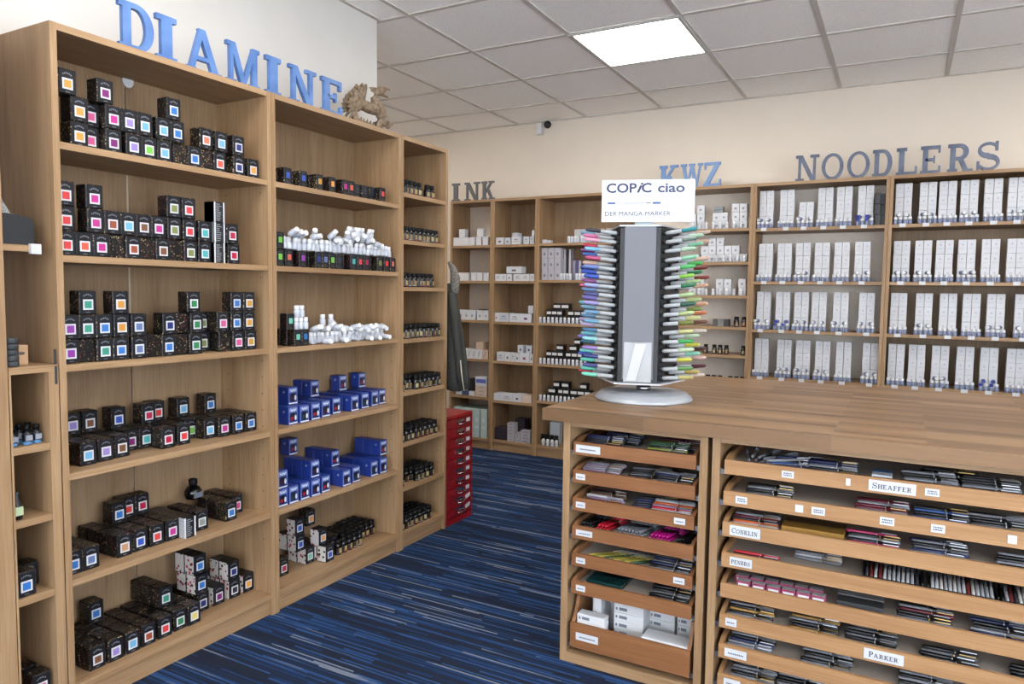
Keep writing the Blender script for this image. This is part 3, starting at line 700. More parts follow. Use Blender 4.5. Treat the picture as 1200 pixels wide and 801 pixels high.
fill_cartons('leftmost bookcase', 'top shelf', 'L', SH[5], [
    (340, 575, 0, 'orange'), (388, 600, 0, 'pink', D6), (768, 655, 0, 'dark', SD_), (880, 680, 0, 'dark', SD_), (458, 618, 0, 'purple'), (572, 625, 0, 'lavender'), (637, 642, 0, 'lime'), (703, 655, 0, 'lightblue'), (815, 660, 0, 'blue'),
    (935, 685, 0, 'redorange'), (970, 700, 0, 'lightblue', D9), (1020, 705, 0, 'navy'), (1080, 718, 0, 'orange'),
    (340, 470, 1, 'orange'), (386, 495, 1, 'pink', D6), (452, 518, 1, 'magenta'), (520, 535, 1, 'lavender'), (587, 550, 1, 'lightblue'), (698, 560, 1, 'lightblue'), (745, 577, 1, 'blue'),
    (880, 603, 1, 'salmon'), (945, 612, 1, 'lightblue'), (1018, 622, 1, 'navy'),
    (288, 375, 2, 'orange'), (450, 418, 2, 'purple'), (742, 487, 2, 'blue')], C1, group='black cartons on the leftmost bookcase')
fill_cartons('leftmost bookcase', 'second shelf', 'L', SH[4], [
    (272, 320, 0, 'red'), (338, 325, 0, 'redorange'), (412, 325, 0, 'magenta'), (480, 325, 0, 'dark', SD_), (607, 335, 0, 'dark', SD_), (738, 342, 0, 'dark', SD_), (535, 332, 0, 'rust'), (670, 340, 0, 'brown'), (802, 347, 0, 'olive'), (875, 355, 0, 'turquoise'), (936, 350, 0, 'dark', dict(k='bw', d=.02)), (998, 357, 0, 'crimson'),
    (268, 220, 1, 'red'), (410, 233, 1, 'magenta'), (482, 242, 1, 'rust'), (548, 248, 1, 'lightblue'), (614, 253, 1, 'brown'), (678, 258, 1, 'magenta'), (745, 265, 1, 'olive'), (810, 270, 1, 'red'), (875, 273, 1, 'turquoise'), (936, 250, 1, 'dark', dict(k='bw', d=.02)), (992, 280, 1, 'crimson'),
    (268, 118, 2, 'red'), (404, 138, 2, 'magenta'), (743, 177, 2, 'olive'), (806, 185, 2, 'red'), (934, 160, 2, 'dark', dict(k='bw', d=.02))], C2, group='black cartons on the leftmost bookcase')
fill_cartons('leftmost bookcase', 'third shelf', 'L', SH[3], [
    (293, 755, 0, 'violet'), (350, 755, 0, 'dark', SD_), (652, 735, 0, 'dark', SD_), (770, 728, 0, 'dark', SD_), (930, 718, 0, 'dark', SD_), (423, 755, 0, 'teal'), (500, 752, 0, 'blue'), (595, 738, 0, 'slate'), (712, 738, 0, 'blue'), (830, 728, 0, 'green'), (868, 720, 0, 'olive', D9), (1000, 722, 0, 'pink'), (1070, 710, 0, 'gold'),
    (290, 657, 1, 'violet'), (373, 655, 1, 'teal'), (447, 652, 1, 'blue'), (520, 650, 1, 'amber'), (593, 648, 1, 'slate'), (775, 645, 1, 'dark', SD_), (900, 640, 1, 'dark', SD_), (725, 645, 1, 'navy'), (828, 643, 1, 'green'), (865, 640, 1, 'olive', D9), (952, 638, 1, 'pink'), (1010, 635, 1, 'blue'), (1063, 632, 1, 'gold'),
    (375, 558, 2, 'teal'), (515, 555, 2, 'amber'), (827, 557, 2, 'green'), (1010, 552, 2, 'blue'), (1063, 550, 2, 'gold')], C2, d0=.024, backrows=2, group='black cartons on the leftmost bookcase')
C4 = lambda x, y: (70+x*.2083, 440+y*.2083)
fill_cartons('leftmost bookcase', 'fourth shelf', 'L', SH[2], [
    (163, 447, 0, 'lightblue'), (262, 425, 0, 'lavender'), (353, 405, 0, 'brown'), (405, 370, 0, 'purple'), (477, 358, 0, 'turquoise'), (613, 357, 0, 'crimson'), (700, 338, 0, 'red'), (742, 305, 0, 'lime'), (848, 305, 0, 'lightblue'), (927, 295, 0, 'magenta'), (1008, 280, 0, 'blue'), (1110, 260, 0, 'blue'),
    (75, 270, 1, 'lavender'), (172, 255, 1, 'brown'), (333, 245, 1, 'royal', dict(n=1)), (503, 222, 1, 'crimson', dict(n=1)), (547, 195, 1, 'red'), (697, 172, 1, 'lightblue'), (850, 150, 1, 'blue')], C4, solve='z', backrows=4, group='black cartons on the leftmost bookcase')
C5 = lambda x, y: (70+x*.2, 540+y*.2)
o5 = fill_cartons('leftmost bookcase', 'fifth shelf', 'L', SH[1], [
    (85, 607, 0, 'blue'), (185, 575, 0, 'slate'), (382, 503, 0, 'tan'), (475, 470, 0, 'royal'), (572, 440, 0, 'red'), (663, 410, 0, 'magenta'), (750, 375, 0, 'dark', dict(k='bw', d=.03)), (835, 355, 0, 'grey'), (1007, 300, 0, 'blue'), (1042, 260, 0, 'pink'), (1100, 243, 0, 'royal'),
    (350, 312, 1, 'blue', dict(n=1)), (402, 275, 1, 'red'), (473, 248, 1, 'crimson', dict(n=1))], C5, solve='z', backrows=4, group='black cartons on the leftmost bookcase')
C6 = lambda x, y: (70+x*.2083, 640+y*.2083)
CH = dict(k='cherry'); CHN = dict(k='cherry', n=1)
fill_cartons('leftmost bookcase', 'bottom shelf', 'L', SH[0], [
    (215, 632, 0, 'brown'), (317, 588, 0, 'lavender'), (412, 545, 0, 'lightblue'), (502, 503, 0, 'rust'), (595, 460, 0, 'red'), (680, 418, 0, 'green'), (758, 388, 0, 'yellow'), (808, 318, 0, 'navy'), (898, 280, 0, 'purple', CH), (985, 242, 0, 'dark', CH), (1072, 205, 0, 'orange', CH),
    (205, 368, 1, 'blue'), (598, 290, 1, 'teal', dict(n=2)), (800, 215, 1, 'blue', CHN), (980, 140, 1, 'navy', CHN),
    (790, 108, 2, 'blue', CHN)], C6, solve='z', backrows=4, group='black cartons on the leftmost bookcase')
# second bookcase: slim cartons
C7 = lambda x, y: (320+x*.125, 180+y*.125); C8 = lambda x, y: (320+x*.125, 255+y*.125); C9 = lambda x, y: (320+x*.125, 340+y*.125)
G2 = 'slim black cartons on the second bookcase'
fill_cartons('second bookcase', 'top shelf', 'L', SH[5], [(140, 185, 0, 'royal'), (287, 213, 0, 'royal'), (440, 228, 0, 'gold'), (560, 252, 0, 'orange'), (680, 315, 0, 'magenta'), (732, 345, 0, 'redorange'),
    (790, 350, 0, 'dark', dict(d=.05)), (862, 345, 0, 'dark', dict(d=.05)), (930, 340, 0, 'dark', dict(d=.05)), (1007, 342, 0, 'red')], C7, 'small', d0=.02, backrows=1, group=G2)
o22 = fill_cartons('second bookcase', 'second shelf', 'L', SH[4], [(68, 335, 0, 'lime'), (153, 350, 0, 'redorange'), (283, 357, 0, 'violet'), (432, 368, 0, 'navy'), (495, 375, 0, 'slate'), (560, 383, 0, 'lime'), (625, 385, 0, 'dark'), (757, 388, 0, 'turquoise'), (820, 392, 0, 'red'), (882, 397, 0, 'crimson'),
    (1005, 402, 0, 'olive'), (1067, 408, 0, 'red'), (1125, 412, 0, 'salmon'), (68, 125, 1, 'lime')], C8, 'small', d0=.012, backrows=4, group=G2)
o23 = fill_cartons('second bookcase', 'third shelf', 'L', SH[3], [(235, 410, 0, 'mint'), (305, 408, 0, 'blue'), (165, 205, 1, 'mint')], C9, 'small', d0=.012, backrows=3, group=G2)
C10 = lambda x, y: (320+x*.1374, 590+y*.1374)
o26 = fill_cartons('second bookcase', 'bottom shelf', 'L', SH[0], [(95, 550, 0, 'crimson'), (318, 445, 0, 'mint', CHN), (487, 430, 0, 'royal', CH), (520, 345, 0, 'navy'),
    (235, 290, 1, 'royal', dict(k='cherry', n=1, d=.1)), (428, 268, 1, 'orange', dict(k='cherry', d=.075)), (228, 155, 2, 'royal', dict(k='cherry', d=.1)), (325, 118, 2, 'orange', dict(d=.15))], C10, solve='z', backrows=3, group='cherry and black cartons on the second bookcase')
# boxes hidden under the upper cherry cartons
# ---- blue cartons
def blue_mesh():
    m = mat((36, 60, 146), .35, name='blue_card')
    return cached('bluec', lambda: bevbox(.052, .052, .072, .0012, [m], 1, 'blue_carton'))
def blue_label(k):
    def mk():
        mb = MB().box(-.023, .023, -.0006, 0, .004, .068, 0).box(-.02, .02, -.0008, -.0004, .009, .0495, 1)
        p = [(-.016+.0035*i, .056+.0035*math.sin(i*1.7)) for i in range(10)]
        for i in range(9): mb.prism([(p[i][0], p[i][1]), (p[i+1][0], p[i+1][1]), (p[i+1][0], p[i+1][1]+.005), (p[i][0], p[i][1]+.005)], lambda a, b, d: (a, d, b), -.0011, -.0004, 2)
        mb.prism([(x-.002, y) for x, y in arc(0, .03, .0155, .0175, 0, 360, 14)[:-1]], lambda a, b, d: (a, d, b), -.0013, -.0004, 3)
        mb.prism([(x-.007, y) for x, y in arc(0, .025, .0085, .008, 0, 360, 10)[:-1]], lambda a, b, d: (a, d, b), -.0016, -.0004, 4)
        mb.prism([(x+.012, y) for x, y in arc(0, .027, .0055, .011, 0, 360, 10)[:-1]], lambda a, b, d: (a, d, b), -.0015, -.0004, 2)
        mb.box(-.023, .023, -.0012, -.0004, .003, .008, 2)
        col = [(164, 32, 52), (70, 34, 60), (120, 60, 40), (150, 30, 70), (36, 60, 60)][k]
        return mb.mesh('label', [mat((120, 140, 194), .4), mat((34, 52, 124), .4), mat((226, 230, 240), .4), mat((24, 26, 44), .4), mat(col, .4)])
    return cached(('bluel', k), mk)
emb = MB().lathe([(.0055, 0), (.0055, .0005)], 8, 0, (0, 0, 0), (-1, 0, 0)).mesh('emblem', mat((150, 164, 200), .4))
def fill_blue(shelf, zs, rows, conv):
    occ = Occ((.8225, 1.5775)); per = {}; rr = random.Random(len(rows)); pl = []
    for cx, cy, ly, nb in sorted(rows, key=lambda r: (r[2], r[0])):
        px, py = conv(cx, cy); z = zs+ly*.0725; p = at(px, py, 2, z+.033); d = min(max(-p.x, .006), .2); p = at(px, py, 0, -d)
        u = occ.put(p.y, d, z, .052, .052, .072)
        if u is None: continue
        per[ly] = per.get(ly, 0)+1; loc, rz = place('L', u, d, z+.0003)
        k = rr.choice([0, 0, 1, 1, 2, 3, 4])
        o = obj('blue_carton', blue_mesh(), None, loc, rz+rr.uniform(-.01, .01), 'royal blue ink carton, %s in %s layer, %s of the second bookcase' % (ORD[per[ly]-1], LAY[ly], shelf), 'carton', 'royal blue ink cartons')
        obj('label', blue_label(k), o); pl.append((u, d, z, nb, per[ly], LAY[ly])); obj('emblem', emb, o, (-.026, .026, .052))
    for u, d, z, nb, no, lyn in pl:
        for j in range(1, nb+1):
            dd = d+j*.0535
            if dd+.052 > .272: break
            uu = occ.put(u, dd, z, .052, .052, .072)
            if uu is None: continue
            loc, rz = place('L', uu, dd, z+.0003)
            obj('blue_carton', blue_mesh(), None, loc, rz, 'royal blue carton %s behind the %s front carton, %s layer, %s of second bookcase' % (ORD[j-1], ORD[no-1], lyn, shelf), 'carton', 'royal blue ink cartons')
CB4 = lambda x, y: (300+x*.2, 340+y*.2); CB5 = lambda x, y: (320+x*.125, 500+y*.125)
fill_blue('fourth shelf', SH[2], [(218, 738, 0, 3), (285, 728, 0, 3), (350, 713, 0, 3), (410, 697, 0, 3), (472, 680, 0, 3), (580, 665, 0, 3), (640, 650, 0, 3), (697, 637, 0, 3), (748, 625, 0, 3), (797, 614, 0, 3),
    (217, 622, 1, 1), (345, 580, 1, 1), (510, 535, 1, 1), (677, 512, 1, 2)], CB4)
fill_blue('fifth shelf', SH[1], [(92, 672, 0, 3), (195, 640, 0, 3), (300, 605, 0, 3), (400, 575, 0, 3), (495, 540, 0, 3), (690, 485, 0, 3), (780, 450, 0, 3), (950, 395, 0, 3), (1035, 368, 0, 3),
    (92, 500, 1, 2), (395, 400, 1, 2), (585, 300, 1, 2), (1035, 200, 1, 3), (190, 160, 2, 0)], CB5)

# ================================================================== bottles
def dark_bottle(): return cached('dkb', lambda: MB().lathe([(.016, 0), (.0178, .002), (.0178, .04), (.0165, .046), (.0115, .05), (.0115, .052)], 14).mesh('ink_bottle', mat((16, 15, 18), .12, name='dark_glass')))
def dark_cap(): return cached('dkc', lambda: MB().lathe([(.0148, 0), (.0153, .001), (.0153, .017), (.0135, .019)], 12).mesh('cap', cap_black))
def dark_label(k):
    cols = [(170, 144, 94), (150, 124, 80), (188, 168, 124)]
    def mk():
        mb = MB(); n = 10
        for i in range(n):
            a0, a1 = math.pi*(1.12+.76*i/n), math.pi*(1.12+.76*(i+1)/n)
            P_ = lambda a, r, z: (r*math.cos(a), r*math.sin(a), z)
            mi = 1 if i in (3, 4, 5, 6) else 0; b = len(mb.v)
            for z0, z1, m_ in ((.005, .009, 2), (.010, .032, mi)):
                b = len(mb.v); mb.v += [P_(a0, .0181, z0), P_(a1, .0181, z0), P_(a1, .0181, z1), P_(a0, .0181, z1)]; mb.face([b, b+1, b+2, b+3], m_, True)
        acc = [(120, 44, 60), (150, 148, 150), (50, 66, 70)][k]
        return mb.mesh('label', [mat((30, 27, 24), .4), mat(cols[k], .4), mat(acc, .4)])
    return cached(('dkl', k), mk)
def put_dark(frame, u, d, z, label, group, rr, parts=True, s=1.0):
    loc, rz = place(frame, u, d+.0185, z+.0003)
    o = obj('ink_bottle', dark_bottle(), None, loc, rz+rr.uniform(-.35, .35), label, 'bottle', group)
    o.scale = (s, s, s)
    obj('cap', dark_cap(), o, (0, 0, .0505))
    if parts: obj('label', dark_label(rr.randrange(3)), o)
    return o
rr = random.Random(5)
nm = ['bottom', 'seventh', 'sixth', 'fifth', 'fourth', 'third', 'second', 'top']
# (start px, end px, rows deep) for each shelf of the narrow bookcase, bottom to top
spec = [(475, 507, 4, .012), (475, 510, 4, .012), (475, 514, 3, .012), (475, 518, 3, .012), (475, 517, 2, .012), (475, 510, 1, .02), (475, 515, 1, .02), (475, 511, 1, .02)]
for k, (p0, p1, deep, d0) in enumerate(spec):
    z = S3[k]; u0, u1 = 1.6+.024+.019, u_of('L', p1, z, d0)-.016
    n = max(3, int((u1-u0)/.0366)+1)
    for j in range(deep):
        for i in range(n):
            if (j == 0 and k in (1, 3) and i in (1, 2)) or (j == 0 and k == 7 and i == 5): continue
            side = 'front row' if j == 0 else 'row behind'
            lb = 'small black ink bottle with gold label, %s in %s, %s shelf, narrow bookcase' % (ORD[i], side if j < 2 else '%s row' % ORD[j], nm[k])
            put_dark('L', u0+i*(u1-u0)/(n-1) + rr.uniform(-.0006, .0006), d0+j*.0366+rr.uniform(0, .0005), z, lb, 'little black bottles on the narrow bookcase', rr, parts=(j < 2))
# the block of bottles on the bottom shelf of the second bookcase
pl = 0
for j in range(6):
    for i in range(13):
        u = 1.125+i*.0364; d = .055+j*.0364 - (0 if i < 8 else -.014)
        if u > 1.555 or (j == 0 and (i < 3 or i > 7)) or d > .235: continue
        if not o26.free((u-.0195, u+.0195, d, d+.038, SH[0], SH[0]+.07)): continue
        pl += 1
        put_dark('L', u, d, SH[0], 'small black bottle in the dense block, %s row, %s along, foot of second bookcase' % (ORD[j], ORD[i]), 'block of black bottles on the second bookcase', rr, parts=(j < 2))
# the single round bottle lying among the cartons of the fifth shelf
p = at(70+793*.2, 540+225*.2, 2, SH[1]+BH); rb = thing('round_ink_bottle', 'round black glass ink bottle standing on top of the black cartons', 'bottle', (p.x-.01, p.y, SH[1]+BH+.0006), math.pi/2)
obj('body', MB().lathe([(.016, 0), (.027, .004), (.032, .018), (.031, .034), (.022, .048), (.014, .052), (.014, .056)], 18).mesh('body', mat((14, 14, 17), .1)), rb)
obj('cap', MB().lathe([(.0155, 0), (.016, .001), (.016, .02), (.0145, .022)], 14).mesh('cap', cap_black), rb, (0, 0, .056))
obj('label', MB().box(-.017, .017, -.0326, -.022, .011, .031).mesh('label', mat((120, 126, 140), .4)), rb)

# white capped sample bottles
def vial_body(): return cached('vb', lambda: MB().lathe([(.0115, 0), (.0125, .0015), (.0125, .027), (.008, .031), (.008, .033)], 10, [0, 0, 0, 0]).mesh('sample_bottle', mat((206, 210, 220), .3, name='frosted_plastic')))
def vial_cap(): return cached('vc', lambda: MB().lathe([(.0105, 0), (.011, .001), (.0108, .015), (.0098, .0165)], 10).mesh('cap', whitep))
def vial_cap_blue(): return cached('vcb', lambda: MB().lathe([(.0105, 0), (.011, .001), (.0108, .015), (.0098, .0165)], 10).mesh('cap', mat((38, 62, 168), .35)))
LBN = {}
def tint_body(): return cached('vbt', lambda: MB().lathe([(.0115, 0), (.0125, .0015), (.0125, .027), (.008, .031), (.008, .033)], 10, [0, 0, 0, 0]).mesh('sample_vial', mat((132, 142, 172), .25, name='tinted_vial')))
def vial(loc, rot, label, group, blue=False, s=1.0, name='sample_bottle'):
    if '#' in label:
        LBN[label] = LBN.get(label, -1)+1; label = label.replace('#', ORD[LBN[label]])
    o = obj(name, tint_body() if name == 'sample_vial' else vial_body(), None, loc, 0, label, 'bottle', group, rot=rot); o.scale = (s, s, s)
    obj('cap', vial_cap_blue() if blue else vial_cap(), o, (0, 0, .0315))
GV = 'white capped sample bottles on the second bookcase'
def vial_rows(u0, u1, zs, rows, d0, txt, rr, skip=0):
    n = int((u1-u0)/.0262)
    for j in range(rows):
        for i in range(n):
            if rr.random() < skip: continue
            vial((-(d0+j*.0268+.0125), u0+.013+i*.0262+rr.uniform(-.0012, .0012), zs+.0008+rr.uniform(0, .004)), (rr.uniform(-.16, .16), rr.uniform(-.2, .2), 0), txt, GV)
def vial_lying(u, d, z, rr, txt):
    a = math.pi/2 + rr.uniform(-1, 1)*.9
    vial((-d+rr.uniform(-.012, .012), u, z+.011+rr.uniform(0, .008)), (math.pi/2+rr.uniform(-.75, .5), 0, a+rr.uniform(-.6, .6)), txt, GV)
rr = random.Random(21)
t22 = 'white capped sample bottle, # along, standing on the slim cartons of second shelf'; t22l = 'white capped sample bottle, # along, lying on the standing bottles, second shelf'; t22u = 'white capped sample bottle, # along, raised above the others, second shelf'
z2 = SH[4]+SHt+.001
vial_rows(.868, 1.562, z2, 2, .012, t22, rr)
def lay_row(u0, u1, d, z, txt, step=.05, prob=.85):
    u = u0
    while u < u1:
        if rr.random() < prob: vial_lying(u, d, z, rr, txt)
        u += step+rr.uniform(0, .012)
lay_row(.9, 1.485, .022, z2+.0455, t22l, .028, .85)
ua, ub_ = u_of('L', 320+640*.125, 1.5, .06), u_of('L', 320+885*.125, 1.5, .06)
u = ua
while u < ub_:
    vial((-.03, u, z2+.0745), (rr.uniform(-.3, .3), rr.uniform(-.4, .4), 0), t22u, GV); u += .026
t23 = 'white capped sample bottle, # along, standing in the heap on third shelf'; t23l = 'white capped sample bottle, # along, lying on the heap on third shelf'; t23f = 'white capped sample bottle, # along, fallen before the heap on third shelf'
h0, h1 = u_of('L', 320+352*.125, SH[3], .03), u_of('L', 320+1075*.125, SH[3], .03)
vial_rows(h0, h1-.01, SH[3], 2, .035, t23, rr, .04)
lay_row(h0+.02, h1-.02, .05, SH[3]+.0465, t23l, .027, .92)
u = h0+.01
while u < h1-.02:
    vial((-.021, u, SH[3]+.0128), (math.pi/2, 0, rr.choice((1, -1))*rr.uniform(1.2, 1.57)), t23f, GV); u += .056
vial((-.058, h0+.1, SH[3]+.0755), (0, 0, 0), t23l, GV); vial((-.058, h0+.15, SH[3]+.0755), (0, 0, 0), t23l, GV)
zz = SH[3]+SHt+.001; a0, a1 = u_of('L', 320+205*.125, zz, .02), u_of('L', 320+332*.125, zz, .02)
t23b = 'white capped sample bottle, # of those stacked on slim cartons, third shelf'
u = a0+.013
while u < a1-.005:
    for d in (.016, .043):
        if o23.free((u-.0125, u+.0125, d, d+.025, zz, zz+.05)):
            vial((-(d+.0125), u, zz), (0, 0, 0), t23b, GV)
    u += .0262
u = a0+.02
while u < a1-.01:
    if o23.free((u-.0125, u+.0125, .016, .04, zz+.05, zz+.075)): vial((-.03, u, zz+.0485), (0, 0, 0), t23b, GV)
    u += .0262

# ================================================================== back wall shelves
greyprint = mat((150, 152, 160), .5, name='grey_print_light')
def bbox(name, frame, px0, px1, z, h, d, dp, m_, label, cat, group, occ=None, mark=None, tilt=0):
    u0, u1 = u_of(frame, px0, z, d), u_of(frame, px1, z, d); w_ = max(.01, u1-u0-.001); u = (u0+u1)/2
    for e0, e1 in ((0, .4), (.4, .8), (.8, 1.6), (1.6, 2.4), (2.4, 3.2), (3.2, 4)):
        if XB+e0 < u < XB+e1:
            lo, hi = XB+e0+.0222, XB+e1-.0222; w_ = min(w_, hi-lo); u = min(max(u, lo+w_/2), hi-w_/2)
            if occ is not None: occ.lim = (lo, hi)
    if occ is not None:
        u = occ.put(u, d, z, w_, dp, h)
        if u is None: return None
    me = cached((name, round(w_, 3), dp, h, m_.name), lambda: bevbox(round(w_, 3), dp, h-.0006, .0012, [m_], 1, name))
    loc, rz = place(frame, u, d, z+.0003)
    o = obj(name, me, None, loc, rz+tilt, label, cat, group)
    if mark:
        mc, kind = mark
        def mk():
            mb = MB()
            if kind == 'dot': mb.box(-w_*.14, w_*.14, -.0008, 0, h*.3, h*.55)
            elif kind == 'line':
                mb.box(-w_*.3, w_*.3, -.0008, 0, h*.32, h*.4).box(-w_*.2, w_*.2, -.0008, 0, h*.55, h*.68)
            elif kind == 'cup': mb.prism([(-w_*.28, h*.1), (w_*.28, h*.1), (w_*.36, h*.9), (-w_*.36, h*.9)], lambda a, b, dd: (a, dd, b), -.0008, 0)
            elif kind == 'band': mb.box(-w_*.42, w_*.42, -.0008, 0, h*.3, h*.72)
            elif kind == 'slant': mb.prism([(-w_*.3, h*.2), (-w_*.15, h*.2), (w_*.1, h*.8), (-w_*.05, h*.8)], lambda a, b, dd: (a, dd, b), -.0008, 0)
            return mb.mesh('print', mc)
        obj('print', cached(('mk', round(w_, 3), h, kind, mc.name), mk), o)
    return o
wcard = mat((222, 223, 228), .5, name='white_box_card'); wcard2 = mat((206, 209, 216), .5, name='pale_grey_card'); cream = mat((226, 204, 186), .55, name='cream_card')
pinkish = mat((214, 186, 164), .55, name='pale_pink_card'); celadon = mat((196, 216, 212), .45, name='celadon_card'); aub = mat((52, 42, 54), .45, name='aubergine_card'); palep = mat((186, 182, 190), .5, name='silver_card')
KA = lambda x, o=525, s=.15: o+x*s
def serie(name, frame, items, z, h, dp, m_, tmpl, cat, group, mark=None, d=.012, occ=None, layer=0):
    occ = occ or Occ()
    for i, it in enumerate(items):
        a, b = it[:2]; ly = it[2] if len(it) > 2 else 0; mm = it[3] if len(it) > 3 else m_; hh = it[4] if len(it) > 4 else h; mk = it[5] if len(it) > 5 else mark
        dd = it[6] if len(it) > 6 else d
        bbox(name, frame, a, b, z+ly, hh, dd, dp, mm, tmpl % ORD[i], cat, group, occ, mk)
    return occ
gA = 'small white boxes on the leftmost back bookcase'; cup = (mat((224, 222, 222), .5), 'cup')
sq = lambda cs, w_=6.2: [(KA(c)-w_/2, KA(c)+w_/2) for c in cs]
serie('ink_box', 'B', sq([50, 93, 143, 188, 238, 290]) + [(KA(85), KA(132), .0675), (KA(226), KA(275), .0675)], SA[5], .067, .05, wcard, 'white cube box, %s on the top shelf of leftmost back bookcase', 'box', gA, cup)
serie('ink_box', 'B', sq([60, 92, 135, 200, 245, 297]), SA[4], .067, .05, wcard, 'white cube box, %s on the second shelf of leftmost back bookcase', 'box', gA, cup)
KB = lambda x: 525+x*.125
serie('ink_box', 'B', [(KB(38), KB(90)), (KB(90), KB(142)), (KB(142), KB(196)), (KB(196), KB(250)), (KB(270), KB(325)), (KB(328), KB(380)), (KB(282), KB(330), .0815, mat((60, 62, 70), .5), .008, None)], SA[3], .081, .09, wcard, 'white box with small print, %s on the third shelf of leftmost back bookcase', 'box', gA, (greyprint, 'dot'))
serie('ink_box', 'B', [(KB(84), KB(130)), (KB(130), KB(177)), (KB(177), KB(224)), (KB(224), KB(270)), (KB(270), KB(318)), (KB(320), KB(376), 0, pinkish), (KB(262), KB(330), .0785, pinkish, .06, None)], SA[2], .078, .09, wcard, 'white box with slanted mark, %s on the fourth shelf of leftmost back bookcase', 'box', gA, (greyprint, 'slant'))
oc = Occ()
for k in range(3): bbox('flat_box', 'B', KA(212), KA(303), SA[1]+k*.03, .0295, .02, .12, cream, 'flat cream box, %s from bottom of its pile, leftmost back bookcase' % ORD[k], 'box', 'flat cream boxes in a pile', oc, (greyprint, 'line'))
bbox('flower_box', 'B', KA(212), KA(303), SA[1]+.0905, .075, .02, .12, wcard, 'white box with a blue band on top of the cream boxes', 'box', None, oc, (mat((92, 110, 190), .5), 'band'))
bbox('black_box', 'B', KA(155), KA(207), SA[1]+.038, .1, .05, .1, darkm, 'black upright box beside the white box with blue band', 'box', None, oc)
bbox('silver_box', 'B', KA(130), KA(154), SA[1]+.038, .085, .05, .1, palep, 'silver upright box left of the black box', 'box', None, oc)
for k, (a, b, c) in enumerate([(60, 108, (206, 212, 224)), (110, 160, (70, 84, 120)), (162, 208, (232, 234, 238))]): bbox('blister_pack', 'B', KA(a), KA(b), SA[1], .036, .03, .14, mat(c, .4), ['pale grey', 'dark blue', 'white'][k]+' flat pack lying on the fifth shelf, leftmost back bookcase', 'pack', 'flat packs in front of the black box', oc)
serie('paper_box', 'B', [(KA(40), KA(118)), (KA(120), KA(196)), (KA(200), KA(246)), (KA(252), KA(303))], SA[0], .235, .2, celadon, 'tall pale green box, %s on the bottom shelf behind the red cabinet', 'box', 'tall pale green boxes', (mat((222, 232, 230), .5), 'line'))
gB = 'small boxes on the second back bookcase'; gp = (greyprint, 'line'); gd = (mat((90, 92, 110), .5), 'dot'); navyd = (mat((40, 48, 96), .5), 'dot')
serie('ink_box', 'B', [(KA(372), KA(435), 0, wcard, .058, gd), (KA(442), KA(484), 0, wcard2, .055, gd), (KA(495), KA(565), 0, wcard, .06, gp), (KA(588), KA(632), 0, wcard, .06, gp), (KA(638), KA(672), 0, wcard2, .06, gp), (KA(502), KA(546), .0605, wcard2, .03, None), (KA(655), KA(676), .0605, wcard, .045, None)], SB[5], .06, .07, wcard, 'white box, %s on the top shelf, second back bookcase', 'box', gB)
serie('ink_box', 'B', [(KA(366), KA(412)), (KA(413), KA(455)), (KA(458), KA(497), 0, wcard, .056, gd), (KA(510), KA(572)), (KA(573), KA(634)), (KA(638), KA(674)), (KA(456), KA(574), .0605, wcard, .054, gd)], SB[4], .056, .08, wcard, 'flat white box, %s on the second shelf, second back bookcase', 'box', gB, gp)
serie('ink_box', 'B', [(KB(430), KB(466), 0, wcard, .07, (mat((200, 70, 60), .5), 'dot')), (KB(470), KB(568), 0, wcard2, .07, (mat((120, 150, 190), .5), 'line')), (KB(576), KB(672), 0, wcard, .068, gp), (KB(673), KB(780), 0, wcard, .068, (mat((110, 60, 120), .5), 'dot')), (KB(750), KB(798), .0705, wcard2, .062, None)], SB[3], .07, .09, wcard, 'white box, %s on the third shelf, second back bookcase', 'box', gB)
serie('ink_box', 'B', [(KB(455), KB(525), 0, wcard, .072, gp), (KB(530), KB(584), 0, wcard, .07, gd), (KB(588), KB(625), 0, wcard, .07, gp), (KB(627), KB(668), 0, wcard, .07, navyd), (KB(670), KB(758), 0, wcard, .074, (mat((150, 60, 110), .5), 'dot')), (KB(763), KB(798), 0, wcard, .07, gd), (KB(652), KB(705), .0745, wcard2, .06, navyd), (KB(730), KB(783), .0745, wcard2, .06, navyd)], SB[2], .07, .07, wcard, 'white box with dark spot, %s on the fourth shelf, second back bookcase', 'box', gB)
serie('ink_box', 'B', [(KA(350), KA(410), 0, wcard, .058), (KA(415), KA(502), 0, wcard, .056, gp), (KA(503), KA(574), 0, wcard, .062, gd), (KA(575), KA(652), 0, cream, .06)], SB[1], .06, .1, wcard, 'pale box, %s on the fifth shelf, second back bookcase', 'box', gB, None)
oc = Occ()
for a, b, n, m_, w0 in ((366, 458, 4, aub, 'dark aubergine'), (462, 518, 6, palep, 'silver-fronted'), (522, 600, 7, aub, 'dark aubergine'), (522, 562, 3, palep, 'silver'), (566, 640, 4, palep, 'silver')):
    dd = .02 if m_ is palep else .055
    if a == 522 and n == 7: dd = .09
    if a == 366: dd = .03
    for k in range(n): bbox('flat_carton', 'B', KA(a), KA(b), SB[0]+k*.025, .0245, dd, .1 if m_ is aub else .06, m_, '%s flat carton, %s up in the pile %s, second back bookcase' % (w0, ORD[k], {366: 'by the left side', 462: 'in the middle', 522: 'right of middle', 566: 'by the right side'}[a]), 'carton', 'flat cartons in piles', oc, (mat((120, 116, 124), .5), 'line') if m_ is palep else None)
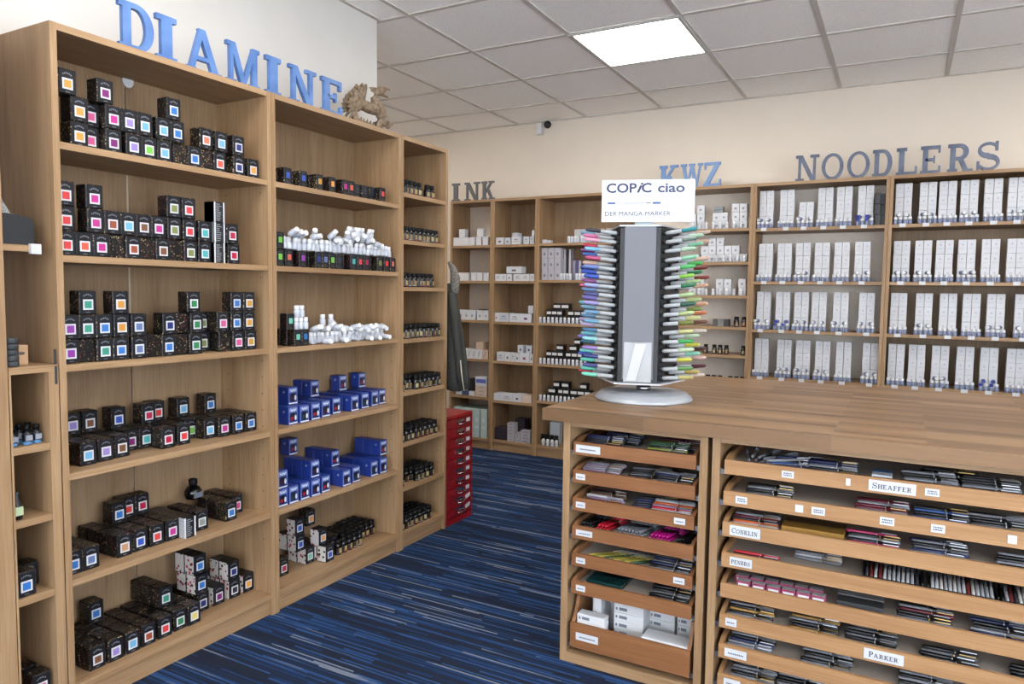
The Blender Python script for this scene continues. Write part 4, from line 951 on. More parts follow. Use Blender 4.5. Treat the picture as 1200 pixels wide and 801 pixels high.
# ---- third back bookcase
KC = lambda x: 620+x*.15; KD = lambda x: 620+x*.1873
def bvial(px, z, d, label, group, blue=False, rot=(0, 0, 0), s=1.0, dz=0):
    u = u_of('B', px, z, d); vial((u, 3.795+d, z+.0004+dz), rot, label, group, blue, s, 'white_ink_bottle')
gC = 'white topped bottles on the third back bookcase'
rr = random.Random(3)
bbox('ink_box', 'B', KC(102), KC(135), SC[5], .03, .02, .04, wcard, 'small low white box alone at the left of the top shelf', 'box', None)
bbox('ink_box', 'B', KC(136), KC(170), SC[5], .026, .03, .04, wcard2, 'small low grey-white box beside the lone white box', 'box', None)
for k, x in enumerate((310, 335, 360, 385, 410, 432, 455, 478)): bvial(KC(x), SC[5], .03+.01*(k % 2), 'white capped bottle on the top shelf left of the display, %s from left' % ORD[k], gC, s=1.05)
for k, (a, b, c) in enumerate([(352, 400, (206, 206, 210)), (402, 450, (190, 190, 196)), (454, 466, (30, 30, 34)), (470, 500, (96, 100, 160)), (502, 534, (140, 130, 170)), (540, 590, (208, 170, 160)), (600, 650, (196, 190, 190))]): bbox('pen_case', 'B', KC(a), KC(b), SC[5], .108, .1, .05, mat(c, .3), ['pale grey', 'silver', 'black', 'indigo', 'lilac', 'rosy', 'off-white'][k]+' upright case behind white bottles on the top shelf', 'case', 'upright cases behind the display')
for cidx, (a, b) in enumerate(((96, 145), (147, 196), (198, 247))):
    for k in range(3): bbox('grey_carton', 'B', KC(a), KC(b), SC[4]+k*.0825, .082, .02, .07, palep, 'grey printed carton, %s up in the %s tower from left, second shelf' % (ORD[k], ORD[cidx]), 'carton', 'grey carton towers', None, (mat((110, 116, 126), .5), 'dot'))
for k, x in enumerate((258, 275, 295, 315, 335)): bbox('clear_tube', 'B', KC(x)-1.2, KC(x)+1.2, SC[4], .235, .07, .018, mat([(60, 58, 66), (190, 186, 190), (52, 48, 60), (206, 204, 208), (110, 100, 110)][k], .25), ['charcoal', 'light grey', 'black', 'white', 'grey-brown'][k]+' upright tube beside the grey carton towers', 'tube', 'upright tubes on the second shelf')
for k, x in enumerate((350, 372, 394, 416, 440)): bbox('clear_tube', 'B', KC(x)-1.4, KC(x)+1.4, SC[4], .15, .07, .02, mat([(150, 150, 170), (90, 86, 140), (190, 188, 196), (84, 70, 90), (170, 170, 176)][k], .25), ['grey', 'violet', 'silver', 'plum', 'pale'][k]+' short tube on the second shelf left of the display', 'tube', 'upright tubes on the second shelf')
for k, x in enumerate((252, 275, 298, 322, 372, 396, 420)): bvial(KC(x), SC[4], .03+.008*(k % 2), 'white capped bottle before the tubes on the second shelf, %s from left' % ORD[k], gC, s=1.05)
bk_m = mat((22, 22, 26), .4, name='black_box_card'); wlab = (mat((226, 224, 224), .5), 'band')
blk = [(SC[3], [(108, 140), (141, 173), (174, 206), (240, 280), (281, 322), (323, 364), (365, 402)], [(150, 198), (199, 250)], 'third'),
       (SC[2], [(106, 140), (141, 175), (176, 212), (228, 262), (263, 300), (301, 330)], [(170, 215), (250, 298), (280, 322)], 'fourth'),
       (SC[1], [(118, 165), (180, 210), (211, 248), (256, 300), (301, 345), (346, 384)], [(150, 190), (202, 248), (316, 360)], 'fifth')]
for z, l1, l2, nmx in blk:
    oc = Occ()
    n = 12 if nmx != 'fifth' else 13
    for i in range(n):
        px = KD(70+i*25.5); bvial(px, z, .022+.004*(i % 2), 'squat white capped bottle, %s in the front row, %s shelf left of the display' % (ORD[i], nmx), gC, s=.95)
    for i in range(9): bbox('black_carton', 'B', KD(100+i*33), KD(132+i*33), z, .052, .06, .05, bk_m, 'black carton, %s in the bottom row behind bottles, %s shelf left of display' % (ORD[i], nmx), 'carton', 'black cartons in pyramids', oc)
    for i, (a, b) in enumerate(l1): bbox('black_carton', 'B', KD(a), KD(b), z+.0525, .05, .055, .06, bk_m, 'black carton with white label, %s in the middle row, %s shelf left of display' % (ORD[i], nmx), 'carton', 'black cartons in pyramids', oc, wlab)
    for i, (a, b) in enumerate(l2): bbox('black_carton', 'B', KD(a), KD(b), z+.103+(.0505 if (nmx == 'fourth' and i == 2) else 0), .05, .06, .06, bk_m, 'black carton with white label, %s in the top row, %s shelf left of display' % (ORD[i], nmx), 'carton', 'black cartons in pyramids', oc, wlab)
for i in range(4):
    put_dark('B', u_of('B', KA(735+i*34), SC[0], .06), .06, SC[0], 'dark plum bottle, %s on the bottom shelf beside the counter' % ORD[i], 'plum bottles on the bottom shelf', rr, s=1.1)
    bvial(KA(745+i*34), SC[0], .03, 'white capped bottle in front of the plum bottles, %s on the bottom shelf' % ORD[i], gC, s=1.05)
bbox('white_box', 'B', KA(793), KA(870), SC[0], .17, .13, .06, mat((206, 214, 220), .5), 'tall pale box behind the plum bottles on the bottom shelf', 'box', None)
# ---- fourth back bookcase (white cubes)
KE = lambda x: 780+x*.3125
cm = (mat((150, 146, 150), .5), 'dot'); gD = 'white cubes beside the display'
def cubes(z, cols, nmx):
    n = 0
    for c, hgt in cols:
        for k in range(hgt):
            bbox('ink_cube', 'B', KE(c)-4.4, KE(c)+4.4, z+k*.0565, .056, .055, .045, wcard, 'white cube box, %s up in %s column, %s shelf right of the display' % (ORD[k], ORD[n], nmx), 'box', gD, None, cm)
        n += 1
cubes(SD[7], [(100, 2), (131, 3), (190, 2), (218, 2), (262, 3), (291, 3)], 'top')
cubes(SD[6], [(112, 1), (146, 2), (174, 3), (204, 3), (233, 2), (262, 2), (291, 1)], 'second')
cubes(SD[5], [(100, 2), (130, 2), (202, 2), (232, 2), (286, 2)], 'third')
for k in range(2): bbox('silver_tin', 'B', KE(180), KE(216), SD[7]+.1135+k*.022, .021, .06, .04, mat((150, 154, 160), .3, .6), 'small silver tin, %s on the white cubes of the top shelf' % ['lower', 'upper'][k], 'tin', 'silver tins')
for z, nmx, a in ((SD[7], 'top', 100), (SD[6], 'second', 112), (SD[5], 'third', 125)):
    for i in range(8 if nmx != 'third' else 7): bvial(KE(a+i*26), z, .02+.006*(i % 2), 'white capped bottle, %s in the front row, %s shelf right of display' % (ORD[i], nmx), 'white capped bottles before the cubes', s=.95)
for k, (a, b, c) in enumerate([(176, 192, (90, 88, 84)), (193, 219, (128, 126, 120)), (220, 237, (52, 52, 54))]): bbox('grey_pack', 'B', KE(a), KE(b), SD[4], .05, .03, .05, mat(c, .4), ['dark grey', 'mid grey', 'charcoal'][k]+' pack on the fourth shelf right of the display', 'pack', 'grey packs')
for k, x in enumerate((263, 292)): put_dark('B', u_of('B', KE(x), SD[4], .02), .02, SD[4], 'dark blue labelled ink bottle, %s of the pair, fourth shelf right of display' % ['left', 'right'][k], 'pair of blue labelled bottles', rr, s=1.0)
for k, x in enumerate((148, 180, 202, 225, 288)): put_dark('B', u_of('B', KE(x), SD[3], .03), .03, SD[3], 'black ink bottle, %s from left, fifth shelf right of the display' % ORD[k], 'black bottles right of the display', rr, s=.92)
for k, x in enumerate((155, 178, 200, 240, 262, 284)): put_dark('B', u_of('B', KE(x), SD[2], .03), .03, SD[2], 'black ink bottle just showing above the worktop edge, %s from left' % ORD[k], 'black bottles behind the worktop', rr, s=1.03)
# ---- towers of white cartons
KN = lambda x: 880+x*.15; KP = lambda x: 1040+x*.15; KQ = lambda x: 860+x*.2833
tow = [('fifth', SE[5], [KN(x) for x in (118, 280, 430, 580, 728, 895)]), ('fifth', SE[4], [KN(x) for x in (110, 258, 403, 553, 707, 870)]),
       ('fifth', SE[3], [KQ(x) for x in (120, 200, 277, 350, 440, 548)]), ('fifth', SE[2], [KQ(x) for x in (112, 205, 283, 365, 452, 570)]),
       ('sixth', SE[5], [KP(x) for x in (125, 315, 470, 640, 828, 1015)]), ('sixth', SE[4], [KP(x) for x in (108, 277, 443, 617, 805, 1005)]),
       ('sixth', SE[3], [KQ(x) for x in (680, 785, 885, 982, 1083, 1200)]), ('sixth', SE[2], [KQ(x) for x in (670, 755, 852, 955, 1055, 1165)])]
tm = cached('towc', lambda: bevbox(.0435, .0435, .0835, .0012, [wcard], 1, 'tall_carton'))
def tprint():
    mb = MB().box(-.004, .005, -.0006, 0, .05, .06)
    for k in range(4): mb.box(-.013+.007*k, -.0085+.007*k, -.0006, 0, .03, .034)
    return mb.mesh('print', mat((190, 192, 198), .6))
tpm = tprint(); rr = random.Random(11); trs = {}
shn = {SE[5]: 'top', SE[4]: 'second', SE[3]: 'third', SE[2]: 'fourth'}
for case, z, xs_ in tow:
    for i, px in enumerate(xs_):
        u = u_of('B', px, z+.12, .05); short = case == 'fifth' and z == SE[5] and i == 2
        umin = XB+(2.4 if case == 'fifth' else 3.2)+.02+.046; umax = umin+.8-.04-.092
        u = min(max(u, umin), umax)
        for c in (-1, 1):
            n = 2 if short else 3
            for k in range(n):
                loc = (u+c*.0226+rr.uniform(-.0006, .0006), 3.795+.062+rr.uniform(0, .004)+(.012 if short and k else 0), z+.0004+k*.0842)
                o = obj('tall_carton', tm, None, loc, rr.uniform(-.015, .015), 'white upright carton, %s up, %s side of %s tower, %s shelf, %s back bookcase' % (ORD[k], 'left' if c < 0 else 'right', ORD[i], shn[z], ORD[4] if case == 'fifth' else ORD[5]), 'carton', 'white cartons in towers')
                obj('print', tpm, o)
        blue = (case, round(z, 2), i) in (('fifth', round(SE[5], 2), 5), ('fifth', round(SE[3], 2), 1), ('sixth', round(SE[2], 2), 4))
        lb = '%s capped vial, # before the %s tower, %s shelf, %s back bookcase' % ('blue' if blue else 'white', ORD[i], shn[z], ORD[4] if case == 'fifth' else ORD[5])
        for k in range(4): vial((u-.039+.026*k, 3.795+.016+rr.uniform(0, .003), z+.0004), (0, 0, 0), lb, 'sample vials before the towers', blue and k % 2 == 0, .92, 'sample_vial')
        for k in range(2 if rr.random() < .6 else 0): vial((u-.026+.05*k, 3.795+.05, z+.0452+.0118), (math.pi/2, 0, rr.uniform(-.5, .5)), lb, 'sample vials before the towers', blue, .92, 'sample_vial')
        obj('price_tag', cached('ptag', lambda: MB().box(-.017, .017, -.0015, 0, -.017, .004).mesh('price_tag', white_m)), None, (u+rr.uniform(-.006, .006), 3.7965, z), 0, 'small white price tag under the %s tower, %s shelf, %s back bookcase' % (ORD[i], shn[z], ORD[4] if case == 'fifth' else ORD[5]), 'tag', 'price tags on the shelf edges')
# the black tower at the end of the top shelf
for c, (px, dd) in enumerate(((KN(988), .03), (KN(1030), .075))):
    for k in range(3):
        bbox('black_tower_carton', 'B', px-3.4, px+3.6, SE[5]+k*.066, .0655, dd, .045, bk_m, 'black upright carton, %s up in the %s black column beside the last tower' % (ORD[k], ['front', 'rear'][c]), 'carton', 'black cartons at the shelf end', None, (mat((46, 46, 52), .5), 'line'))

# ================================================================== marker display
DC = Vector((1.275, 1.43, WZ1)); vd = Vector((DC.x-CP.x, DC.y-CP.y, 0)).normalized(); AZ = math.atan2(vd.y, vd.x)-math.pi/2
disp = thing('marker_display', 'grey and black revolving marker display with a white sign on the worktop', 'display', (DC.x, DC.y, DC.z+.0004), AZ)
silver = mat((186, 190, 198), .35, .3, name='silver_paint'); dgrey = mat((116, 118, 127), .5, name='grey_panel'); peg_m = mat((30, 31, 36), .5, name='black_pegboard')
obj('base', MB().lathe([(.182, 0), (.184, .004), (.178, .012), (.162, .026), (.155, .029), (.04, .032), (.03, .034)], 48).mesh('base', silver), disp)
obj('swivel', MB().lathe([(.028, 0), (.028, .014), (.022, .016), (.022, .034)], 20).mesh('swivel', chrome), disp, (0, 0, .034))
CX, FZ0, FZ1 = -.024, .068, .635
# column: local x to the right, local y away from the camera; narrow face in front, side walls splay outwards to the back
pf, pbk, yf, yb = .072, .118, -.075, .085
PB = {-1: .112, 1: .15}
plan = [(CX-pf, yf), (CX+pf, yf), (CX+PB[1], yb), (CX-PB[-1], yb)]
obj('column', MB().prism(plan, lambda a, b, d: (a, b, d), FZ0, FZ1).mesh('column', peg_m), disp)
obj('front_panel', MB().box(CX-.056, CX+.056, yf-.006, yf-.0004, FZ0+.012, FZ1+.004).mesh('front_panel', dgrey), disp)
obj('top_cover', MB().prism([(CX-pf-.004, yf-.007), (CX+pf+.004, yf-.007), (CX+PB[1]+.004, yb+.004), (CX-PB[-1]-.004, yb+.004)], lambda a, b, d: (a, b, d), FZ1+.0045, FZ1+.01).mesh('top_cover', silver), disp)
obj('tray', MB().prism([(CX-pf-.012, yf-.02), (CX+pf+.012, yf-.02), (CX+PB[1]+.03, yb+.004), (CX-PB[-1]-.04, yb+.004)], lambda a, b, d: (a, b, d), FZ0-.006, FZ0-.0004).mesh('tray', mat((206, 210, 218), .3)), disp)
pockm = mat((226, 228, 232), .15, name='clear_pocket', alpha=.45)
pk = obj('leaflet_pocket', MB().box(CX-.05, CX+.05, yf-.022, yf-.0065, FZ0+.004, FZ0+.15).mesh('leaflet_pocket', pockm), disp)
obj('leaflet', MB().prism([(CX-.04, FZ0+.01), (CX-.005, FZ0+.01), (CX+.03, FZ0+.145), (CX-.01, FZ0+.145)], lambda a, b, d: (a, d, b), yf-.0245, yf-.0228).mesh('leaflet', mat((206, 206, 212), .4)), pk)
obj('sign_stem', MB().box(CX-.022, CX+.042, yf+.012, yf+.02, FZ1+.0105, FZ1+.05).mesh('sign_stem', mat((190, 204, 210), .4)), disp)
sg = obj('sign_board', MB().box(-.167, .164, yf-.003, yf+.002, FZ1+.021, FZ1+.172).mesh('sign_board', mat((226, 228, 233), .5)), disp)
ink = mat((40, 48, 92), .5, name='sign_ink'); zs0 = FZ1+.021
def sign_text(body, size, x, z, sx, m_, shear=0, bold=.022):
    obj('lettering', text_mesh(body, size, m_, .0002, sx, shear, bold), sg, (x, yf-.0034, z), rot=(math.pi/2, 0, 0))
sign_text('COP', .047, -.152, zs0+.106, 1.14, ink); sign_text('i', .052, -.044, zs0+.106, 1.25, ink, .35); sign_text('C', .047, -.026, zs0+.106, 1.14, ink); sign_text('ciao', .047, .032, zs0+.106, 1.26, mat((62, 70, 112), .5))
sign_text('DER MANGA-MARKER', .0225, -.156, zs0+.022, 1.06, mat((40, 46, 78), .5), 0, 0)
pm_ = MB()
pm_.box(-.145, -.118, yf-.0036, yf-.003, zs0+.064, zs0+.071).box(.016, .044, yf-.0036, yf-.003, zs0+.064, zs0+.071)
pm_.box(-.112, -.106, yf-.0036, yf-.003, zs0+.0655, zs0+.0695, 1).box(-.09, -.01, yf-.0036, yf-.003, zs0+.0645, zs0+.0705, 1).box(-.008, .01, yf-.0036, yf-.003, zs0+.066, zs0+.069, 2)
obj('marker_picture', pm_.mesh('marker_picture', [mat((66, 96, 170), .5), mat((188, 192, 198), .5), mat((70, 74, 84), .5)]), sg)
# pegs: little rings in which the markers sit
pg = MB()
def wall_pt(side, t): return Vector((CX+side*(pf+(PB[side]-pf)*t), yf+(yb-yf)*t, 0))
nL = {s_: Vector((s_*(yb-yf), -(PB[s_]-pf), 0)).normalized() for s_ in (-1, 1)}
ROWS, PIT = 17, .0332
def mk_marker(capc):
    capc = tuple(int(v*.86+10) for v in capc)
    def bar():
        return MB().lathe([(.0038, 0), (.0068, .004), (.0072, .012), (.0072, .07)], 8, 0, (0, 0, 0), (1, 0, 0)).mesh('marker', mat((176, 180, 184), .4, name='marker_barrel'))
    def cp():
        return MB().lathe([(.0075, 0), (.0078, .004), (.0072, .045), (.005, .0535), (.0036, .055)], 8, 0, (0, 0, 0), (1, 0, 0)).mesh('cap', mat(capc, .35))
    return cached('mbar', bar), cached(('mcap', capc), cp)
LCOL = [(40, 42, 52), (226, 92, 140), (234, 160, 186), (224, 110, 168), (120, 190, 224), (200, 34, 70), (196, 70, 120), (40, 86, 170), (112, 136, 206), (222, 184, 170), (40, 80, 190), (46, 84, 200), (160, 170, 220), (150, 80, 150),
        (56, 60, 120), (110, 150, 200), (160, 150, 216), (120, 110, 200), (100, 150, 190), (120, 170, 200), (104, 160, 196), (80, 130, 170), (60, 110, 150), (190, 170, 210), (140, 210, 216), (100, 180, 200), (150, 120, 190), (40, 100, 130), (36, 50, 120), (110, 200, 206), (60, 60, 130), (96, 210, 190), (120, 220, 190), (96, 206, 186)]
RCOL = [(40, 150, 160), (120, 140, 130), (188, 224, 190), (150, 220, 180), (84, 200, 110), (70, 190, 80), (150, 214, 80), (40, 120, 80), (190, 220, 160), (30, 90, 74), (200, 220, 150), (130, 150, 60), (120, 132, 50), (226, 226, 150), (60, 180, 90), (200, 226, 190), (222, 218, 80),
        (150, 230, 200), (100, 160, 90), (206, 196, 120), (196, 170, 90)]
OCOL = [(240, 206, 184), (238, 196, 170), (170, 40, 44), (240, 200, 176), (128, 52, 44), (150, 60, 48), (240, 190, 160), (40, 34, 34), (236, 180, 140), (226, 130, 80), (120, 70, 50), (240, 226, 214), (244, 214, 200), (70, 40, 40), (240, 200, 190), (90, 40, 54), (244, 220, 200)]
hue = lambda c: max(((('red' if c[0] > c[1]+50 and c[0] > c[2]+40 else 'green' if c[1] > c[0] and c[1] >= c[2] else 'blue' if c[2] > c[0] and c[2] >= c[1] else 'pale' if min(c) > 150 else 'brown' if c[0] > c[2] else 'dark'), 1),))[0]
def marker(side, t, row, stag, capc, depth_in, rank):
    z = FZ0+.018+row*PIT+stag*PIT*.5
    if z > FZ1-.006: return
    w0 = wall_pt(side, t); nn = nL[side]
    bar, cp = mk_marker(capc)
    up = .1+R_.uniform(-.02, .02); yaw = R_.uniform(-.04, .04)
    dirv = (Vector((nn.x, nn.y, 0)) + Vector((-nn.y, nn.x, 0))*yaw + Vector((0, 0, up))).normalized()
    st = w0 + nn*(.004+R_.uniform(0, .006)) + Vector((0, 0, z))
    M = Matrix.Rotation(AZ, 4, 'Z'); wst = M @ st + Vector((DC.x, DC.y, DC.z)); wd = M @ dirv
    q = Vector((1, 0, 0)).rotation_difference(wd).to_euler()
    o = obj('marker', bar, None, wst, 0, '%s capped marker, %s from the bottom, %s on the %s of the display' % (hue(capc), ORD[row], rank, 'left' if side < 0 else 'right'), 'marker', 'markers stuck in the display', rot=tuple(q))
    obj('cap', cp, o, (.0655, 0, 0))
    e = w0+Vector((0, 0, z)); pg.lathe([(.0095, 0), (.0095, .01)], 6, 0, e, nn)
for i in range(ROWS):
    marker(-1, .16, i, 0, LCOL[(2*(ROWS-1-i)) % len(LCOL)], 0, 'front file')
    marker(-1, .5, i, 1, LCOL[(2*(ROWS-1-i)+1) % len(LCOL)], 0, 'middle file')
    if i % 2 == 0: marker(-1, .84, i, 0, LCOL[(3*i+5) % len(LCOL)], 0, 'rear file')
    marker(1, .14, i, 0, RCOL[min(len(RCOL)-1, int((ROWS-1-i)*1.2))], 0, 'front file')
    if i % 4 != 1: marker(1, .46, i, 1, RCOL[min(len(RCOL)-1, int((ROWS-1-i)*1.2)+1)], 0, 'middle file')
    if i % 5 != 4: marker(1, .82, i, 0, OCOL[(ROWS-1-i) % len(OCOL)], 0, 'rear file')
po = obj('pegs', pg.mesh('pegs', peg_m), disp); po['kind'] = 'stuff'

# ================================================================== drawer contents
def pen_mesh(body, trim):
    def mk():
        mb = MB().lathe([(.0028, 0), (.0052, .004), (.0055, .03), (.0055, .078)], 7, 0, (0, 0, 0), (1, 0, 0))
        mb.lathe([(.0058, .078), (.0058, .081)], 7, 1, (0, 0, 0), (1, 0, 0)).lathe([(.0059, .081), (.0057, .128), (.004, .134)], 7, 0, (0, 0, 0), (1, 0, 0))
        mb.box(.092, .131, -.0008, .0008, .0055, .0078, 1)
        return mb.mesh('pen', [mat(body, .38), mat(trim, .4, .6)])
    return cached(('pen', body, trim), mk)
SIL, GLD = (190, 192, 198), (190, 160, 100)
PC = dict(black=(22, 22, 26), navy=(26, 36, 78), blue=(44, 84, 150), maroon=(96, 22, 40), red=(196, 30, 50), white=(200, 201, 207), silver=(128, 130, 138), mauve=(140, 116, 140), green=(46, 84, 56), olive=(136, 140, 60), yellow=(196, 168, 70), teal=(28, 74, 76), magenta=(190, 24, 130), orange=(206, 96, 44), brown=(96, 62, 44), grey=(86, 87, 93), pink=(190, 60, 110), gold=(170, 130, 66))
GP = 'pens lying in the counter drawers'
cabname = {id(d1): 'narrow brown cabinet', id(d2): 'wide pale cabinet'}
def pens(dl, i, px, py, n, cols, ang=.04, tilt=0, where='', rise=.0042, y0=.03, step=.0125, trims=(SIL, SIL, GLD)):
    """a heap of pens starting under pixel (px, py), one behind the other"""
    dr, a, b, base, zt = dl[i]; p = at(px, py, 1, CY+y0)
    rr = random.Random(i*100+int(px))
    for k in range(n):
        L_ = .134*math.cos(ang)
        x = min(max(p.x+rr.uniform(-.006, .006), a+.016), b-.016-L_ if abs(ang) < 1 else b-.03)
        z = zt-.0136+.0062+min(k, 4)*rise
        y = CY+y0+k*step
        if ang > .3: y = CY+.028
        c = cols[k % len(cols)]
        if ang > .3: x = min(p.x+k*.0125, b-.03); z = zt-.0136+.0063
        o = obj('pen', pen_mesh(PC[c], trims[rr.randrange(3)]), None, (x, y, z), 0, '%s pen, %s in the %s, %s drawer, %s' % (c, ORD[k], where, ORD[i], cabname[id(dl)]), 'pen', GP, rot=(rr.uniform(-.6, .6), -tilt, ang+rr.uniform(-.015, .015)))
def packs(dl, i, px0, px1, py, n, cols, where, h=.012, y0=.03, dp=.05, step=.055, up=0):
    dr, a, b, base, zt = dl[i]; pa = at(px0, py, 1, CY+y0).x; pb_ = at(px1, py, 1, CY+y0).x
    pa, pb_ = max(pa, a+.014), min(pb_, b-.014)
    for k in range(n):
        c = cols[k % len(cols)]
        me = cached(('pack', round(pb_-pa, 3), dp, h, c), lambda: bevbox(round(pb_-pa, 3), dp, h, .001, [mat(c, .3)], 1, 'pen_box'))
        o = obj('pen_box', me, None, ((pa+pb_)/2, CY+y0+k*step, zt-.0138+up), 0, 'flat pen box, %s in the %s, %s drawer, %s' % (ORD[k], where, ORD[i], cabname[id(dl)]), 'box', 'pen boxes in the drawers')
# narrow cabinet
pens(d1, 0, 684, 512, 6, ['navy', 'black', 'black', 'navy'], .03, 0, 'left heap'); pens(d1, 0, 706, 515, 6, ['black', 'navy', 'navy'], -.05, 0, 'heap left of centre', y0=.1)
pens(d1, 0, 756, 521, 6, ['green', 'olive', 'black', 'green'], .05, 0, 'right heap'); pens(d1, 0, 778, 522, 5, ['black', 'maroon', 'maroon'], 0, 0, 'far right heap', y0=.1)
pens(d1, 1, 682, 549, 6, ['mauve', 'mauve', 'silver', 'mauve', 'silver'], .02, 0, 'left heap'); pens(d1, 1, 735, 556, 5, ['black', 'grey', 'black'], .2, 0, 'middle heap', y0=.04)
pens(d1, 1, 765, 560, 6, ['silver', 'black', 'black', 'navy', 'silver'], -.02, 0, 'right heap')
pens(d1, 2, 686, 582, 6, ['maroon', 'mauve', 'white', 'brown', 'black'], -.02, 0, 'left heap'); pens(d1, 2, 741, 589, 5, ['navy', 'black', 'navy'], .25, 0, 'middle heap', y0=.035)
pens(d1, 2, 763, 593, 6, ['white', 'red', 'mauve', 'orange', 'white'], .03, 0, 'right heap')
def upright_pens(dl, i, px0, px1, py, c, where, cols=None):
    dr, a, b, base, zt = dl[i]; x0 = max(at(px0, py, 1, CY+.03).x, a+.02); x1 = min(at(px1, py, 1, CY+.03).x, b-.02); n = int((x1-x0)/.0122)
    for r in range(2):
        for k in range(n-r):
            o = obj('pen', pen_mesh(PC[c], SIL), None, (x0+(k+.5*r)*.0122, CY+.03+r*.004, zt-.0136+.0063+r*.0105), 0, '%s pen laid end-on, %s of %s row, %s drawer, %s' % (c, ORD[k], where if r == 0 else 'upper '+where, ORD[i], cabname[id(dl)]), 'pen', GP, rot=(0, 0, math.pi/2-.25))
upright_pens(d1, 3, 679, 697, 615, 'black', 'left'); upright_pens(d1, 3, 699, 718, 618, 'red', 'second'); upright_pens(d1, 3, 722, 758, 622, 'silver', 'middle'); upright_pens(d1, 3, 761, 790, 630, 'magenta', 'fourth'); upright_pens(d1, 3, 793, 812, 634, 'black', 'right')
def slant_pens(dl, i, px0, px1, py, cols, where, ang=.75):
    dr, a, b, base, zt = dl[i]; x0 = max(at(px0, py, 1, CY+.03).x, a+.02); x1 = min(at(px1, py, 1, CY+.03).x, b-.1); k = 0; x = x0
    while x < x1:
        obj('pen', pen_mesh(PC[cols[k % len(cols)]], SIL), None, (x, CY+.026, zt-.0136+.0063), 0, '%s pen lying slanted, %s of the %s, %s drawer, %s' % (cols[k % len(cols)], ORD[k], where, ORD[i], cabname[id(dl)]), 'pen', GP, rot=(0, 0, ang+R_.uniform(-.01, .01)))
        x += .0186; k += 1
slant_pens(d1, 4, 690, 742, 650, ['yellow', 'olive', 'yellow', 'green', 'olive'], 'left fan')
pens(d1, 4, 764, 660, 6, ['silver', 'black', 'navy', 'grey', 'navy'], .02, 0, 'right heap')
packs(d1, 5, 687, 728, 682, 3, [(24, 62, 62), (20, 52, 54)], 'dark green pile', .016); pens(d1, 5, 686, 682, 3, ['teal', 'teal'], .03, 0, 'left heap on the green boxes', y0=.2)
pens(d1, 5, 762, 690, 6, ['black', 'black', 'grey', 'black'], .03, 0, 'right heap')
# deep drawer: white cartons
dr, a, b, base, zt = d1[6]
wpaper = mat((226, 228, 232), .55, name='white_carton_paper')
def wbox(px, py, y, w_, dp, h, z, n, label, rz=0):
    p = at(px, py, 1, y)
    for k in range(n):
        me = cached(('wbx', w_, dp, h), lambda: bevbox(w_, dp, h-.0006, .001, [wpaper], 1, 'white_carton'))
        o = obj('white_carton', me, None, (min(max(p.x, a+.013+w_/2), b-.013-w_/2), y, z+k*h), rz, label % ORD[k] if '%s' in label else label, 'carton', 'white cartons in the deep drawer')
        obj('print', cached(('wbp', w_, h), lambda: MB().box(-w_*.32, -w_*.05, -.0006, 0, h*.3, h*.66).box(-w_*.44, -w_*.38, -.0006, 0, h*.3, h*.62).mesh('print', mat((120, 126, 140), .6))), o)
zf = base+.0106
wbox(737, 700, CY+.075, .105, .1, .0285, zf, 6, 'white carton, %s up in the middle pile of the deep drawer')
wbox(700, 700, CY+.075, .03, .1, .15, zf, 1, 'tall narrow white carton standing left in the deep drawer'); wbox(691, 700, CY+.17, .09, .1, .15, zf, 1, 'large grey-white carton behind the narrow one, deep drawer')
wbox(776, 715, CY+.15, .09, .09, .0285, zf, 5, 'white carton, %s up in the right pile of the deep drawer'); wbox(809, 720, CY+.15, .07, .09, .0285, zf, 5, 'white carton, %s up in the rightmost pile of the deep drawer')
wbox(692, 733, CY+.016, .1, .04, .0265, zf, 4, 'white carton, %s up in the left front pile of the deep drawer')
wbox(765, 750, CY+.016, .078, .07, .0265, zf, 3, 'white carton, %s up in the front pile right of the middle, deep drawer'); wbox(797, 757, CY+.016, .078, .07, .0265, zf, 3, 'white carton, %s up in the rightmost front pile, deep drawer')
# wide cabinet
for k in range(9):
    dr_, a_, b_, ba_, zt_ = d2[0]; p = at(872, 540, 1, CY+.03)
    obj('pen', pen_mesh(PC['silver'], SIL), None, (p.x+.02+.05*math.cos(1.8-.19*k), CY+.03+.05*math.sin(1.8-.19*k)-.015, zt_-.0136+.0063+.0115*(k % 2)), 0, 'pale grey pen, %s blade of the open fan, first drawer of the wide cabinet' % ORD[k], 'pen', GP, rot=(0, -.03, 1.8-.19*k))
pens(d2, 0, 905, 538, 5, ['navy', 'blue', 'black', 'navy'], .25, 0, 'left heap'); pens(d2, 0, 945, 545, 6, ['navy', 'black', 'silver', 'navy'], -.02, 0, 'second heap')
packs(d2, 0, 1022, 1046, 548, 2, [(214, 220, 230), (66, 120, 180)], 'blue and white pile', .016, dp=.04, step=.042)
pens(d2, 0, 1056, 555, 6, ['black', 'silver', 'black'], .02, 0, 'third heap'); pens(d2, 0, 1128, 566, 7, ['black', 'silver', 'black', 'black'], .01, 0, 'right heap'); pens(d2, 0, 1080, 556, 5, ['black'], 0, 0, 'rear heap', y0=.1)
pens(d2, 1, 872, 577, 6, ['silver', 'black', 'black'], .02, 0, 'left heap'); pens(d2, 1, 1003, 592, 6, ['silver', 'maroon', 'maroon'], .0, 0, 'maroon heap'); pens(d2, 1, 1070, 602, 5, ['blue', 'black', 'black'], .0, 0, 'blue heap'); pens(d2, 1, 1136, 607, 6, ['silver', 'black', 'black', 'black'], .0, 0, 'right heap')
pens(d2, 2, 857, 609, 5, ['white', 'orange', 'black', 'maroon', 'silver'], .03, 0, 'left heap'); packs(d2, 2, 916, 990, 612, 2, [(160, 120, 56), (110, 84, 54)], 'gold-brown pile', .022)
